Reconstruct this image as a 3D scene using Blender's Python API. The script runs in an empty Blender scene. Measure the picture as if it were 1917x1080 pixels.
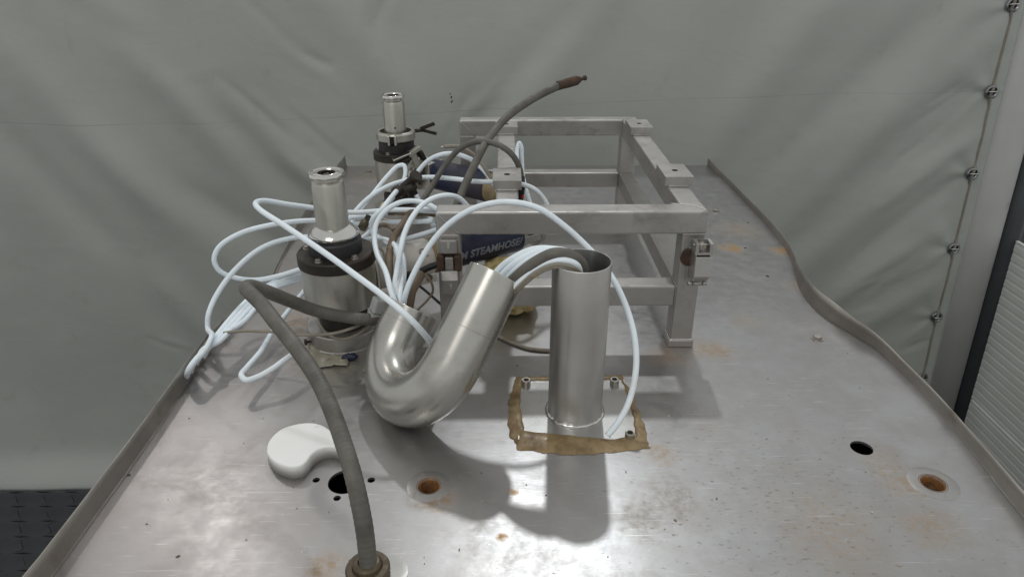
import bpy, bmesh, math, random
from mathutils import Vector, Matrix, noise
random.seed(7)
R_ = math.radians
S = bpy.context.scene
# ------------------------------------------------------------------ camera
PITCH, YAW, CAMH, FPX = R_(26.5), R_(.58), .812, 1280.0
cam_d = bpy.data.cameras.new('camera'); cam = bpy.data.objects.new('camera', cam_d)
S.collection.objects.link(cam); S.camera = cam
cam.location = (0, 0, CAMH); cam.rotation_euler = (math.pi/2-PITCH, 0, -YAW)
cam_d.sensor_width = 36; cam_d.lens = 36*FPX/1917; cam_d.clip_start = .02; cam_d.clip_end = 100
# ------------------------------------------------------------------ hall light and added fill
W = bpy.data.worlds.new('World'); S.world = W; W.use_nodes = True
W.node_tree.nodes['Background'].inputs[0].default_value = (.985, 1, .995, 1)
W.node_tree.nodes['Background'].inputs[1].default_value = .56
def lamp(name, loc, target, size, power, col=(1, 1, 1), sy=None):
    d = bpy.data.lights.new(name, 'AREA'); d.energy = power; d.color = col
    d.shape = 'RECTANGLE' if sy else 'DISK'; d.size = size
    if sy: d.size_y = sy
    o = bpy.data.objects.new(name, d); S.collection.objects.link(o); o.location = loc
    o.rotation_euler = (Vector(target)-Vector(loc)).to_track_quat('-Z', 'Y').to_euler()
    return o
lamp('hall_or_fill_lamp', (.72, 9.0, 9.55), (.1, 1.1, 0), .42, 195, (.93, .975, 1))
lamp('hall_or_fill_lamp', (-2.3, 4.0, 3.3), (-.3, 1.0, 0), .2, 7, (1, .95, .92))
lamp('hall_or_fill_lamp', (-1.2, -1.6, 4.2), (-.3, 2.6, 0), 1.8, 40, (1, .985, .95), 1.6)  # added soft fill from above and behind; no known lamp there
S.view_settings.view_transform = 'Standard'; S.view_settings.look = 'None'
S.view_settings.exposure = .05; S.view_settings.gamma = 1
# ------------------------------------------------------------------ geometry helpers
FW = Vector((math.sin(YAW)*math.cos(PITCH), math.cos(YAW)*math.cos(PITCH), -math.sin(PITCH)))
RT = Vector((math.cos(YAW), -math.sin(YAW), 0)); UP = RT.cross(FW); EYE = Vector((0, 0, CAMH))
def ray(px, py): return FW+RT*((px-958.5)/FPX)+UP*((540-py)/FPX)
def Pz(px, py, z=0):                      # survey: the point of height z seen at a photo pixel
    d = ray(px, py); return EYE+d*((z-CAMH)/d.z)
def Py(px, py, y):                        # survey: the point of depth y seen at a photo pixel
    d = ray(px, py); return EYE+d*(y/d.y)
def V(*a): return Vector(a)
def catmull(pts, n=8):
    pts = [Vector(p) for p in pts]
    P = [pts[0]*2-pts[1]]+pts+[pts[-1]*2-pts[-2]]; out = []
    for i in range(1, len(P)-2):
        a, b, c, d = P[i-1:i+3]
        t0 = 0; t1 = t0+max(1e-5, (b-a).length)**.5; t2 = t1+max(1e-5, (c-b).length)**.5; t3 = t2+max(1e-5, (d-c).length)**.5
        for k in range(n):
            t = t1+(t2-t1)*k/n
            A1 = a*((t1-t)/(t1-t0))+b*((t-t0)/(t1-t0)); A2 = b*((t2-t)/(t2-t1))+c*((t-t1)/(t2-t1)); A3 = c*((t3-t)/(t3-t2))+d*((t-t2)/(t3-t2))
            B1 = A1*((t2-t)/(t2-t0))+A2*((t-t0)/(t2-t0)); B2 = A2*((t3-t)/(t3-t1))+A3*((t-t1)/(t3-t1))
            out.append(B1*((t2-t)/(t2-t1))+B2*((t-t1)/(t2-t1)))
    out.append(pts[-1]); return out
def sweep(bm, pts, r, seg=12, cap=True, closed=False):
    """round tube along pts; r a number or one radius per point"""
    n = len(pts); rings = []
    T = []
    for i in range(n):
        a = pts[(i-1) % n] if closed or i else pts[0]; b = pts[(i+1) % n] if closed or i < n-1 else pts[-1]
        T.append((b-a).normalized())
    u = T[0].orthogonal().normalized()
    for i in range(n):
        if i:
            q = T[i-1].rotation_difference(T[i]); u = q @ u
        u = (u-T[i]*u.dot(T[i])).normalized(); v = T[i].cross(u)
        rr = r[i] if isinstance(r, (list, tuple)) else r
        rings.append([bm.verts.new(pts[i]+u*(rr*math.cos(2*math.pi*k/seg))+v*(rr*math.sin(2*math.pi*k/seg))) for k in range(seg)])
    m = n if closed else n-1
    for i in range(m):
        A, B = rings[i], rings[(i+1) % n]
        for k in range(seg):
            f = bm.faces.new((A[k], A[(k+1) % seg], B[(k+1) % seg], B[k])); f.smooth = True
    if cap and not closed:
        bm.faces.new(rings[0][::-1]); bm.faces.new(rings[-1])
    return bm
def frame_of(axis):
    z = Vector(axis).normalized(); x = V(1, 0, 0) if abs(z.z) > .9 else z.cross(V(0, 0, 1)).normalized()
    x = (x-z*x.dot(z)).normalized(); y = z.cross(x); return x, y, z
def lathe(bm, org, prof, axis=(0, 0, 1), seg=48, closed=False, cap0=False, cap1=False, sharp=True):
    """profile [(r, h)] turned about the axis; profile corners stay crisp through duplicated rings"""
    x, y, z = frame_of(axis); org = Vector(org)
    if sharp:
        P = []
        for i, p in enumerate(prof):
            if 0 < i < len(prof)-1:
                a = Vector(prof[i-1]).to_2d(); b = Vector(p).to_2d(); c = Vector(prof[i+1]).to_2d()
                if (b-a).length > 1e-6 and (c-b).length > 1e-6 and (b-a).normalized().dot((c-b).normalized()) < .85: P.append((p, True)); continue
            P.append((p, False))
    else: P = [(p, False) for p in prof]
    def ring(p): return [bm.verts.new(org+x*(p[0]*math.cos(2*math.pi*k/seg))+y*(p[0]*math.sin(2*math.pi*k/seg))+z*p[1]) for k in range(seg)]
    prev = ring(P[0][0]); first = prev
    for p, sh in P[1:]:
        cur = ring(p)
        for k in range(seg):
            f = bm.faces.new((prev[k], prev[(k+1) % seg], cur[(k+1) % seg], cur[k])); f.smooth = True
        prev = ring(p) if sh else cur
        last = prev
    if cap0: bm.faces.new(first[::-1])
    if cap1: bm.faces.new(last)
    return bm
def box(bm, c, s, bev=.0015, seg=2, rot=None):
    r = bmesh.ops.create_cube(bm, size=1)['verts']
    for v in r: v.co = Vector((v.co.x*s[0], v.co.y*s[1], v.co.z*s[2]))
    if bev:
        g = bmesh.ops.bevel(bm, geom=list({e for v in r for e in v.link_edges}), offset=bev, segments=seg, affect='EDGES', profile=.5)
        r = list({v for f in g['faces'] for v in f.verts} | {v for v in r if v.is_valid})
    for v in r:
        if rot: v.co = rot @ v.co
        v.co += Vector(c)
    return r
def holed(bm, outline, holes, z0, z1, seg=24):
    """a sheet with the given outline and round or polygon holes, from z0 up to z1"""
    loops = [[Vector((p[0], p[1])) for p in outline]]
    for h in holes:
        if len(h) == 3 and not hasattr(h[0], '__len__'):
            loops.append([Vector((h[0]+h[2]*math.cos(2*math.pi*k/seg), h[1]+h[2]*math.sin(2*math.pi*k/seg))) for k in range(seg)])
        else: loops.append([Vector(p) for p in h])
    for z in (z0, z1):
        es = []
        for L in loops:
            vs = [bm.verts.new((p.x, p.y, z)) for p in L]
            es += [bm.edges.new((vs[i], vs[(i+1) % len(vs)])) for i in range(len(vs))]
        g = bmesh.ops.triangle_fill(bm, edges=es, use_beauty=True)
        fs = [f for f in g['geom'] if isinstance(f, bmesh.types.BMFace)]
        for f in fs:
            f.normal_update()
            if (f.normal.z > 0) != (z == z1): f.normal_flip()
    for li, L in enumerate(loops):
        A = [bm.verts.new((p.x, p.y, z0)) for p in L]; B = [bm.verts.new((p.x, p.y, z1)) for p in L]
        for i in range(len(L)):
            j = (i+1) % len(L); f = bm.faces.new((A[i], A[j], B[j], B[i])); f.smooth = li > 0
    return bm
def prism(bm, pts, z0, z1, bev=0):
    A = [bm.verts.new((p[0], p[1], z0)) for p in pts]; B = [bm.verts.new((p[0], p[1], z1)) for p in pts]
    n = len(pts); top = bm.faces.new(B); bm.faces.new(A[::-1])
    for i in range(n): bm.faces.new((A[i], A[(i+1) % n], B[(i+1) % n], B[i]))
    bmesh.ops.recalc_face_normals(bm, faces=bm.faces[:])
    if bev: bmesh.ops.bevel(bm, geom=list(top.edges), offset=bev, segments=3, affect='EDGES', profile=.5)
    return bm
def NB(): return bmesh.new()
def obj(name, bm, m, parent=None, org=None):
    """link the mesh as one object; children are stored relative to their parent's place"""
    w = Vector(parent['_o']) if parent else (Vector(org) if org is not None else None)
    if w is None:
        zs = [v.co for v in bm.verts]; w = sum(zs, Vector())/len(zs); w.z = min(v.z for v in zs)
    for v in bm.verts: v.co -= w
    me = bpy.data.meshes.new(name); bm.to_mesh(me); bm.free(); me.materials.append(m)
    o = bpy.data.objects.new(name, me); S.collection.objects.link(o); o['_o'] = list(w)
    if parent: o.parent = parent
    else: o.location = w
    return o
def dup(o, parent, delta=(0, 0, 0)):
    c = o.copy(); S.collection.objects.link(c); c.parent = parent; c.location = o.location+Vector(delta); return c
def tag(o, label=None, cat=None, group=None, kind=None):
    if label: o['label'] = label
    if cat: o['category'] = cat
    if group: o['group'] = group
    if kind: o['kind'] = kind
    return o
def thing(name, label, cat, loc, group=None):
    o = bpy.data.objects.new(name, None); o.empty_display_size = .05; S.collection.objects.link(o); o.location = loc
    o['_o'] = list(loc); return tag(o, label, cat, group)
# ------------------------------------------------------------------ materials
class NT:
    def __init__(s, name):
        s.m = bpy.data.materials.new(name); s.m.use_nodes = True; s.t = s.m.node_tree; s.b = s.t.nodes['Principled BSDF']
        s.tc = s.t.nodes.new('ShaderNodeTexCoord').outputs['Object']
    def n(s, k, **kw):
        x = s.t.nodes.new('ShaderNode'+k)
        for a, v in kw.items(): setattr(x, a, v)
        return x
    def put(s, sock, v):
        if hasattr(v, 'is_output'): s.t.links.new(v, sock)
        else: sock.default_value = v
    def map(s, scale=(1, 1, 1), loc=(0, 0, 0), rot=(0, 0, 0), src=None):
        x = s.n('Mapping'); s.put(x.inputs[0], src or s.tc); x.inputs[1].default_value = loc; x.inputs[2].default_value = rot; x.inputs[3].default_value = scale
        return x.outputs[0]
    def noise(s, scale, detail=5, rough=.55, dist=0, vec=None):
        x = s.n('TexNoise'); s.put(x.inputs['Vector'], vec or s.tc); x.inputs['Scale'].default_value = scale
        x.inputs['Detail'].default_value = detail; x.inputs['Roughness'].default_value = rough; x.inputs['Distortion'].default_value = dist
        return x.outputs[0]
    def ramp(s, f, a, b, lo=0, hi=1):
        x = s.n('MapRange'); s.put(x.inputs[0], f); x.inputs[1].default_value = a; x.inputs[2].default_value = b; x.inputs[3].default_value = lo; x.inputs[4].default_value = hi
        return x.outputs[0]
    def math(s, op, a, b=0):
        x = s.n('Math', operation=op); s.put(x.inputs[0], a); s.put(x.inputs[1], b); return x.outputs[0]
    def mix(s, f, a, b):
        x = s.n('Mix', data_type='RGBA'); s.put(x.inputs[0], f)
        s.put(x.inputs[6], a if hasattr(a, 'is_output') else (*a, 1)); s.put(x.inputs[7], b if hasattr(b, 'is_output') else (*b, 1)); return x.outputs[2]
    def bump(s, h, strength, dist=.01, prev=None):
        x = s.n('Bump'); x.inputs['Strength'].default_value = strength; x.inputs['Distance'].default_value = dist; s.put(x.inputs['Height'], h)
        if prev: s.put(x.inputs['Normal'], prev)
        return x.outputs[0]
    def done(s, col, met, rough, nrm=None, **kw):
        s.put(s.b.inputs['Base Color'], col if hasattr(col, 'is_output') else (*col, 1)); s.put(s.b.inputs['Metallic'], met); s.put(s.b.inputs['Roughness'], rough)
        if nrm: s.put(s.b.inputs['Normal'], nrm)
        for k, v in kw.items(): s.put(s.b.inputs[k.replace('_', ' ')], v)
        return s.m
def grimy(name, c1, c2, met, r0, r1, s1=9, dirt=None, d0=.55, d1=.75, ds=14, brush=None, bump=.15, bs=120, stretch=(1, 1, 1), aniso=None, **kw):
    """two-tone worn surface: c1/c2 clouds, an optional dirt colour where a second noise is high, brushed grain and fine relief"""
    k = NT(name); v = k.map(stretch)
    c = k.mix(k.ramp(k.noise(s1, 6, .6, vec=v), .35, .65), c1, c2); m = met
    rg = k.ramp(k.noise(s1*2.3, 4, vec=v), .3, .7, r0, r1)
    if dirt:
        f = k.ramp(k.noise(ds, 7, .65, .4, vec=v), d0, d1); c = k.mix(f, c, dirt)
        if met: m = k.math('MULTIPLY', k.math('SUBTRACT', 1, k.math('MULTIPLY', f, .8)), met)
        rg = k.math('ADD', rg, k.math('MULTIPLY', f, .25))
    h = k.noise(bs, 3, vec=v); n = k.bump(h, bump, .0006)
    if brush:
        g = k.noise(1, 2, .5, vec=k.map(brush)); n = k.bump(g, .12, .0006, n); rg = k.math('ADD', rg, k.ramp(g, .3, .7, -.06, .06))
    if aniso:
        t = k.n('Tangent', direction_type='UV_MAP' if aniso == 'uv' else 'RADIAL')
        if aniso == 'uv': t.uv_map = 'grain'
        else: t.axis = 'Z'; k.b.inputs['Anisotropic Rotation'].default_value = .25
        k.put(k.b.inputs['Tangent'], t.outputs[0]); k.b.inputs['Anisotropic'].default_value = .6
    return k.done(c, m, rg, n, **kw)
BR = (.10, .07, .045)
M = {}
M['frame'] = grimy('frame_steel', (.38, .365, .345), (.48, .464, .442), .82, .34, .5, 7, BR, .54, .82, 11, (25, 900, 900), .1, 160)
M['pipe'] = grimy('pipe_steel', (.46, .45, .43), (.56, .55, .53), .95, .34, .42, 6, (.2, .17, .13), .7, .95, 16, (70, 70, 5), .03, 30, aniso='z')
M['elbow'] = grimy('elbow_steel', (.47, .46, .425), (.55, .54, .505), .96, .25, .33, 6, (.28, .26, .22), .55, .85, 11, None, .05, 70, aniso='uv')
M['valve'] = grimy('valve_steel', (.46, .445, .40), (.54, .525, .475), .95, .36, .44, 8, (.2, .16, .11), .68, .9, 12, (80, 80, 9), .03, 30, aniso='z')
M['polish'] = grimy('polished_steel', (.6, .59, .56), (.68, .67, .65), 1, .1, .2, 10, (.2, .15, .1), .65, .85, 25)
M['collar'] = grimy('dirty_collar_steel', (.022, .019, .016), (.06, .048, .036), .4, .4, .6, 12, (.02, .017, .014), .5, .75, 20)
M['rubber'] = grimy('black_rubber', (.012, .013, .017), (.03, .028, .027), 0, .4, .65, 20, (.07, .05, .03), .62, .85, 10)
M['tube'] = grimy('white_plastic_tube', (.80, .885, .955), (.84, .905, .955), 0, .36, .48, 4, (.66, .60, .47), .56, .85, 9, None, .02, 60, Subsurface_Weight=.25, Subsurface_Radius=(.006, .007, .008))
M['conduit'] = grimy('grey_conduit', (.080, .075, .065), (.145, .134, .115), 0, .42, .66, 18, (.10, .08, .055), .55, .8, 25, None, .35, 260)
M['cable'] = grimy('grey_cable', (.22, .2, .16), (.30, .27, .22), 0, .45, .65, 14, (.14, .10, .06), .52, .75, 18)
M['brown'] = grimy('brown_stained_hose', (.12, .085, .055), (.2, .15, .10), 0, .45, .7, 15, (.06, .04, .025), .55, .75, 22)
M['rust'] = grimy('rust', (.075, .042, .027), (.045, .027, .02), .1, .6, .85, 40, (.13, .065, .03), .5, .7, 60, None, .5, 200)
M['orange'] = grimy('orange_rust', (.34, .15, .035), (.2, .085, .025), .15, .5, .75, 60, (.09, .04, .02), .5, .7, 90, None, .4, 300)
M['brass'] = grimy('dirty_brass', (.085, .065, .04), (.15, .115, .075), .5, .35, .55, 30, (.07, .05, .03), .5, .75, 40)
M['sealant'] = grimy('brown_sealant', (.19, .125, .055), (.33, .24, .125), 0, .25, .45, 22, (.11, .065, .028), .5, .72, 30, None, .6, 60)
M['navy'] = grimy('navy_rubber', (.006, .010, .036), (.010, .017, .055), 0, .4, .6, 10, (.075, .058, .042), .46, .72, 6, None, .1, 90)
M['ink'] = grimy('grey_print', (.22, .24, .29), (.16, .175, .21), 0, .5, .6, 40, (.08, .08, .11), .55, .75, 50)
M['foam'] = grimy('yellow_foam', (.60, .46, .17), (.68, .58, .32), 0, .8, .95, 16, (.30, .17, .04), .52, .72, 20, None, .8, 60)
M['white'] = grimy('white_plastic', (.88, .88, .85), (.92, .918, .90), 0, .35, .5, 12, (.5, .44, .36), .60, .80, 16, None, .04, 60)
M['dirtywhite'] = grimy('dirty_white_rubber', (.58, .54, .49), (.68, .65, .61), 0, .45, .6, 12, (.3, .2, .12), .56, .78, 18)
M['beige'] = grimy('brown_resin', (.24, .18, .09), (.33, .26, .14), 0, .4, .6, 14, BR, .55, .8, 16)
M['eyelet'] = grimy('dull_eyelet_steel', (.24, .25, .26), (.33, .34, .35), .95, .22, .34, 60, (.1, .09, .08), .6, .8, 90)
M['tan'] = grimy('tan_cord', (.27, .25, .205), (.22, .2, .165), 0, .7, .9, 30)
M['tape'] = grimy('yellowed_film', (.31, .285, .215), (.38, .355, .29), 0, .3, .45, 20, (.2, .14, .07), .55, .75, 30)
M['dark'] = grimy('dark_interior', (.012, .012, .012), (.02, .02, .02), 0, .8, .9)
M['greyplastic'] = grimy('light_grey_plastic', (.36, .37, .36), (.43, .44, .42), 0, .45, .6, 18, (.2, .15, .1), .6, .8, 20)
M['screw'] = grimy('screw_steel', (.4, .37, .32), (.52, .49, .45), .9, .25, .4, 60, (.15, .1, .06), .58, .8, 70)
M['red'] = grimy('red_plastic', (.45, .03, .02), (.35, .02, .02), 0, .4, .5)
M['amber'] = grimy('yellow_tie', (.62, .55, .3), (.55, .47, .24), 0, .5, .6)
M['post'] = grimy('grey_post', (.40, .403, .385), (.45, .452, .432), 0, .6, .75, 3, (.2, .19, .17), .6, .85, 5, (30, 30, 1.5), .05, 80)
M['darkstrip'] = grimy('dark_strip', (.05, .057, .063), (.062, .07, .077), 0, .5, .65)
M['panel'] = grimy('panel_paint', (.78, .80, .77), (.83, .85, .82), 0, .45, .6, 3, (.5, .5, .46), .6, .9, 4)
M['paver'] = grimy('paver_stone', (.036, .040, .046), (.054, .058, .063), 0, .75, .95, 14, (.10, .10, .098), .66, .85, 60, None, .5, 220)
M['ground'] = grimy('joint_sand', (.018, .018, .019), (.026, .026, .026), 0, .9, 1)

def plate_material():
    k = NT('worn_plate_steel'); tc = k.tc
    big = k.noise(2.2, 5, .6, .3); mid = k.noise(9, 6, .65, .2)
    c = k.mix(k.ramp(big, .35, .65), (.385, .379, .375), (.445, .446, .448))
    c = k.mix(k.ramp(mid, .42, .8), c, (.345, .33, .315))
    sep = k.n('SeparateXYZ'); k.put(sep.inputs[0], tc)
    left_cast = k.ramp(sep.outputs[0], -.75, .45, 1, 0)
    c = k.mix(k.math('MULTIPLY', left_cast, .36), c, (.455, .405, .385))  # warm cast of the left lamp painted in as a pinkish tint
    # clouded handling stains
    st = k.ramp(k.noise(4.5, 8, .7, .8, vec=k.map((1, 1.3, 1), (3, 1, 0))), .56, .72)
    c = k.mix(k.math('MULTIPLY', st, .4), c, (.31, .275, .23))
    dirt = k.math('MULTIPLY', st, .5)
    # rust and dirt patches at their places (x, y, radius, strength, colour)
    wob = k.noise(22, 5, .65, 0); grit = k.ramp(k.noise(70, 6, .7), .38, .62, .15, 1)
    for (px, py, r, a, col) in PATCHES:
        p = Pz(px, py); d = k.n('VectorMath', operation='DISTANCE'); k.put(d.inputs[0], tc); d.inputs[1].default_value = (p.x-PO.x, p.y-PO.y, 0)
        dd = k.math('ADD', d.outputs['Value'], k.math('MULTIPLY', k.math('SUBTRACT', wob, .5), r*1.6))
        f = k.math('MULTIPLY', k.ramp(dd, r*1.05, r*.25, 0, min(1, a*1.6)), grit); c = k.mix(f, c, col); dirt = k.math('MAXIMUM', dirt, f)
    # specks, pits and fine hairline scratches
    p = Pz(1500, 960); d = k.n('VectorMath', operation='DISTANCE'); k.put(d.inputs[0], tc); d.inputs[1].default_value = (p.x-PO.x, p.y-PO.y, 0)
    zone = k.ramp(d.outputs['Value'], .1, .5, .085, -.02)
    sp = k.noise(150, 4, .6, 0, vec=k.map((.4, 1, 1), (0, 0, 0), (0, 0, .5)))
    f = k.ramp(k.math('ADD', sp, zone), .68, .73, 0, .6); c = k.mix(f, c, (.19, .15, .11)); dirt = k.math('MAXIMUM', dirt, f)
    sp2 = k.noise(150, 2, .5, 0, vec=k.map((1, 1, 1), (5, 2, 0))); c = k.mix(k.ramp(sp2, .755, .78, 0, .8), c, (.8, .79, .77))
    scr = None
    for (ang, loc, th) in ((.35, 1, .675), (-.6, 4, .675), (1.2, 7, .675), (-.15, 9, .72)):
        g = k.ramp(k.noise(1, 3, .6, 0, vec=k.map((9, 420, 1), (loc, loc, 0), (0, 0, ang))), th, th+.03)
        scr = g if scr is None else k.math('MAXIMUM', scr, g)
    c = k.mix(k.math('MULTIPLY', scr, .6), c, (.74, .73, .72))
    rg = k.math('ADD', k.ramp(mid, .3, .7, .30, .385), k.math('MULTIPLY', dirt, .2))
    rg = k.math('ADD', rg, k.ramp(k.noise(30, 6, .7), .35, .65, -.045, .045))
    met = k.math('SUBTRACT', .86, k.math('MULTIPLY', dirt, .55))
    n = k.bump(k.noise(2.4, 1, .4), .2, .02); n = k.bump(k.noise(60, 5, .7, 0, vec=k.map((1, 3, 1))), .10, .0012, n)
    n = k.bump(k.noise(1, 3, .5, 0, vec=k.map((40, 700, 1), (0, 0, 0), (0, 0, .1))), .1, .0008, n)
    return k.done(c, met, rg, n)
RU, OR_, BD = (.34, .215, .10), (.42, .225, .05), (.24, .19, .14)
PATCHES = [(1372, 465, .045, .75, OR_), (1385, 430, .10, .35, RU), (1462, 470, .045, .8, OR_), (1500, 535, .05, .4, RU), (1335, 655, .06, .5, RU), (1250, 665, .06, .45, RU),
           (803, 925, .045, .55, BD), (830, 935, .04, .4, RU), (1690, 905, .05, .4, RU), (1650, 860, .05, .25, RU), (1725, 880, .02, .5, BD), (1745, 985, .06, .35, RU),
           (640, 690, .09, .55, (.30, .27, .18)), (590, 660, .09, .35, RU), (560, 600, .1, .4, RU), (960, 920, .012, .7, OR_), (940, 1005, .010, .7, OR_), (1240, 850, .04, .35, RU),
           (610, 1060, .035, .5, RU), (1260, 930, .06, .35, BD), (1205, 970, .05, .35, BD), (700, 560, .12, .5, BD), (640, 450, .12, .35, RU), (760, 600, .1, .4, BD), (1560, 990, .12, .25, RU), (700, 330, .12, .3, RU), (1395, 600, .05, .25, RU)]

def tarp_material():
    k = NT('grey_tarp'); v = k.tc
    c = k.mix(k.ramp(k.noise(.9, 5, .6), .3, .7), (.365, .379, .354), (.415, .429, .402))
    c = k.mix(k.ramp(k.noise(6, 7, .7, .5), .58, .8, 0, .4), c, (.25, .245, .225))
    c = k.mix(k.ramp(k.noise(2.4, 6, .65, .5, vec=k.map((1, 1, 2.6), (2, 0, 5), (0, .6, 0))), .6, .8, 0, .25), c, (.43, .44, .42))
    sep = k.n('SeparateXYZ'); k.put(sep.inputs[0], v); X, Z = sep.outputs[0], sep.outputs[2]
    P3 = [Py(a, b, 3.3) for a, b in ((100, 232), (900, 206), (1300, 185), (1850, 172))]
    co = [[p.x**k_ for k_ in range(4)]+[p.z+2.1] for p in P3]               # cubic through four surveyed points of the welded seam
    for a in range(4):
        w = co[a][a]; co[a] = [q/w for q in co[a]]
        for b in range(4):
            if b != a: w = co[b][a]; co[b] = [q-w*r for q, r in zip(co[b], co[a])]
    poly = co[3][4]
    for a in (2, 1, 0): poly = k.math('ADD', k.math('MULTIPLY', poly, X), co[a][4])
    dz = k.math('ABSOLUTE', k.math('SUBTRACT', Z, poly)); line = k.ramp(dz, .0008, .0028, 1, 0)
    c = k.mix(k.math('MULTIPLY', line, k.ramp(k.noise(2.2, 3), .35, .65, .05, .5)), c, (.2, .2, .19))
    n = k.bump(k.noise(3.0, 4, .55, .4, vec=k.map((1, 1, 1.8), (0, 0, 0), (0, .7, 0))), .16, .03)
    n = k.bump(k.noise(9, 4, .5, 1.2), .09, .01, n); n = k.bump(k.noise(420, 2), .08, .001, n)
    return k.done(c, 0, k.ramp(k.noise(5, 4), .3, .7, .42, .56), n)
M['tarp'] = tarp_material()
# ------------------------------------------------------------------ floor
FZ = -2.1
bm = NB(); box(bm, (0, 0, FZ-.06), (16, 16, .06), 0)
floor = tag(obj('floor', bm, M['ground'], org=(0, 0, FZ-.03)), kind='structure')
def paver_mesh():
    bm = NB(); w, d, g = .165, .115, .0011
    s = lambda t: .024*math.sin(2*math.pi*t)
    q = lambda t: .006*math.sin(2*math.pi*t)
    pts = [(-w/2+g+w*t, -d/2+g+q(t)) for t in (0, .25, .5, .75)]+[(w/2-g+s(t), -d/2+g+(d-2*g)*t) for t in (0, .25, .5, .75)]
    pts += [(w/2-g-w*t, d/2-g+q(1-t)) for t in (0, .25, .5, .75)]+[(-w/2+g+s(1-t), d/2-g-(d-2*g)*t) for t in (0, .25, .5, .75)]
    return prism(bm, pts, 0, .03, .002)
pv = None; cnt = 0
for r in range(11):
    for c in range(15):
        x = -3.55+c*.165+(r % 2)*.0825; y = 2.28+r*.115
        if x > -.66 or cnt > 280: continue
        if pv is None:
            pv = obj('paver', paver_mesh(), M['paver'], floor, None); o = pv
        else: o = dup(pv, floor)
        cnt += 1
        o.location = (x, y, .001+random.uniform(-.001, .002)); o.rotation_euler = (random.uniform(-.008, .008), random.uniform(-.008, .008), random.uniform(-.01, .01))
# paver vertices were stored relative to the floor's own place: lift them back to local zero
zmin = min(v.co.z for v in pv.data.vertices)
for v in pv.data.vertices: v.co.z -= zmin
# ------------------------------------------------------------------ tarpaulin, its lacing, the post, the dark strip and the panel wall
TY = 3.3
FOLDS = [  # x, z of a point, direction angle in the curtain plane (deg), width, amplitude, half length
    (-1.55, .25, -55, .10, .030, .9), (-1.25, .0, -48, .08, -.026, .9), (-1.0, -.15, -42, .09, .022, .8), (-1.85, -.2, -58, .12, .03, 1.0), (-2.1, -.5, -60, .1, -.025, 1.0),
    (-1.45, -.6, -50, .10, .026, .8), (-1.1, -.65, -40, .08, -.02, .7), (-.75, -.35, -35, .07, .016, .6), (-1.6, -1.1, -48, .12, .024, .8), (-.55, .3, -52, .10, .014, .7),
    (.25, .38, 55, .11, .018, .7), (.0, .2, 50, .08, -.014, .6), (1.2, .25, 58, .12, .026, .9), (1.5, .05, 52, .09, -.020, .7), (1.75, -.05, 50, .10, .028, .8), (1.95, .35, 56, .08, .018, .5),
    (1.7, -.55, 47, .10, .024, .6), (1.95, -.75, 42, .06, .018, .4), (2.05, -.45, 46, .05, -.014, .35), (2.12, -.15, 40, .05, .014, .3), (2.0, -1.05, 38, .07, .018, .5), (1.15, -.5, 54, .14, .022, .9)]
rw = random.Random(5)
for (px, py, ang, n_, sp) in ((1650, 540, 35, 5, .16), (1720, 330, 40, 5, .14), (1690, 640, 30, 5, .14), (1640, 760, 32, 3, .1), (1760, 200, 38, 4, .14), (590, 290, -38, 4, .12), (540, 80, -45, 4, .16), (880, 210, 40, 3, .12), (430, 220, -40, 3, .2), (330, 640, -30, 4, .3), (1330, 470, 30, 3, .2), (700, 60, 55, 3, .2)):
    q = Py(px, py, TY)
    for k_ in range(n_):
        FOLDS.append((q.x+rw.uniform(-sp, sp), q.z+rw.uniform(-sp, sp), ang+rw.uniform(-22, 22), rw.uniform(.016, .03), rw.choice((1, -1))*rw.uniform(.002, .0055), rw.uniform(.06, .2)))
EYE_PX = [(1897, 10), (1857, 173), (1821, 326), (1786, 466), (1754, 594), (1727, 708)]
EYES = [Py(px, py, TY-.02) for px, py in EYE_PX]
e0, e1 = EYES[0], EYES[-1]; slope = (e1.x-e0.x)/(e1.z-e0.z)
def edge_x(z): return e0.x+slope*(z-e0.z)+.058
def tarp_y(x, z):
    y = TY
    for (fx, fz, a, w, amp, L) in FOLDS:
        ca, sa = math.cos(R_(a)), math.sin(R_(a)); dx, dz = x-fx, z-fz
        u = dx*ca+dz*sa; v = -dx*sa+dz*ca+.08*u*u
        y -= amp*1.08*math.exp(-(v/w)**2-(u/L)**4) if abs(v) < 3*w and abs(u) < 1.6*L else 0
    y += .03*noise.noise(V(x*.8, z*.8, 3))+.008*noise.noise(V(x*3, z*2.2, 9))
    for e in EYES:                               # puckers running out of each eyelet
        d = math.hypot(x-e.x, z-e.z)
        if d < .45: y -= .010*math.exp(-d/.12)*math.sin(5*math.atan2(z-e.z, x-e.x)+e.z*7)*min(1, d/.04)
    b = z-FZ
    y -= .10*math.exp(-(b/.13)**2)+.05*math.exp(-(b/.4)**2)    # the hem bellies out above the floor
    k = max(0, 1-(edge_x(z)-x)/.14)
    return y*(1-k)+(TY-.012)*k if k < 1 else TY-.012
bm = NB(); nx, nz = 420, 230; G = []
for j in range(nz+1):
    z = FZ+.012+(1.02-FZ)*j/nz; row = []
    for i in range(nx+1):
        x = -3.7+(edge_x(z)+3.7)*i/nx; row.append(bm.verts.new((x, tarp_y(x, z), z)))
    G.append(row)
for j in range(nz):
    for i in range(nx):
        f = bm.faces.new((G[j][i], G[j][i+1], G[j+1][i+1], G[j+1][i])); f.smooth = True
tarp = thing('tarpaulin_curtain', 'large grey tarpaulin curtain with soft diagonal folds hanging behind the machine', 'tarpaulin', (0, TY, FZ))
sheet = obj('sheet', bm, M['tarp'], tarp)
md = sheet.modifiers.new('thickness', 'SOLIDIFY'); md.thickness = .003; md.offset = 1
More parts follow.
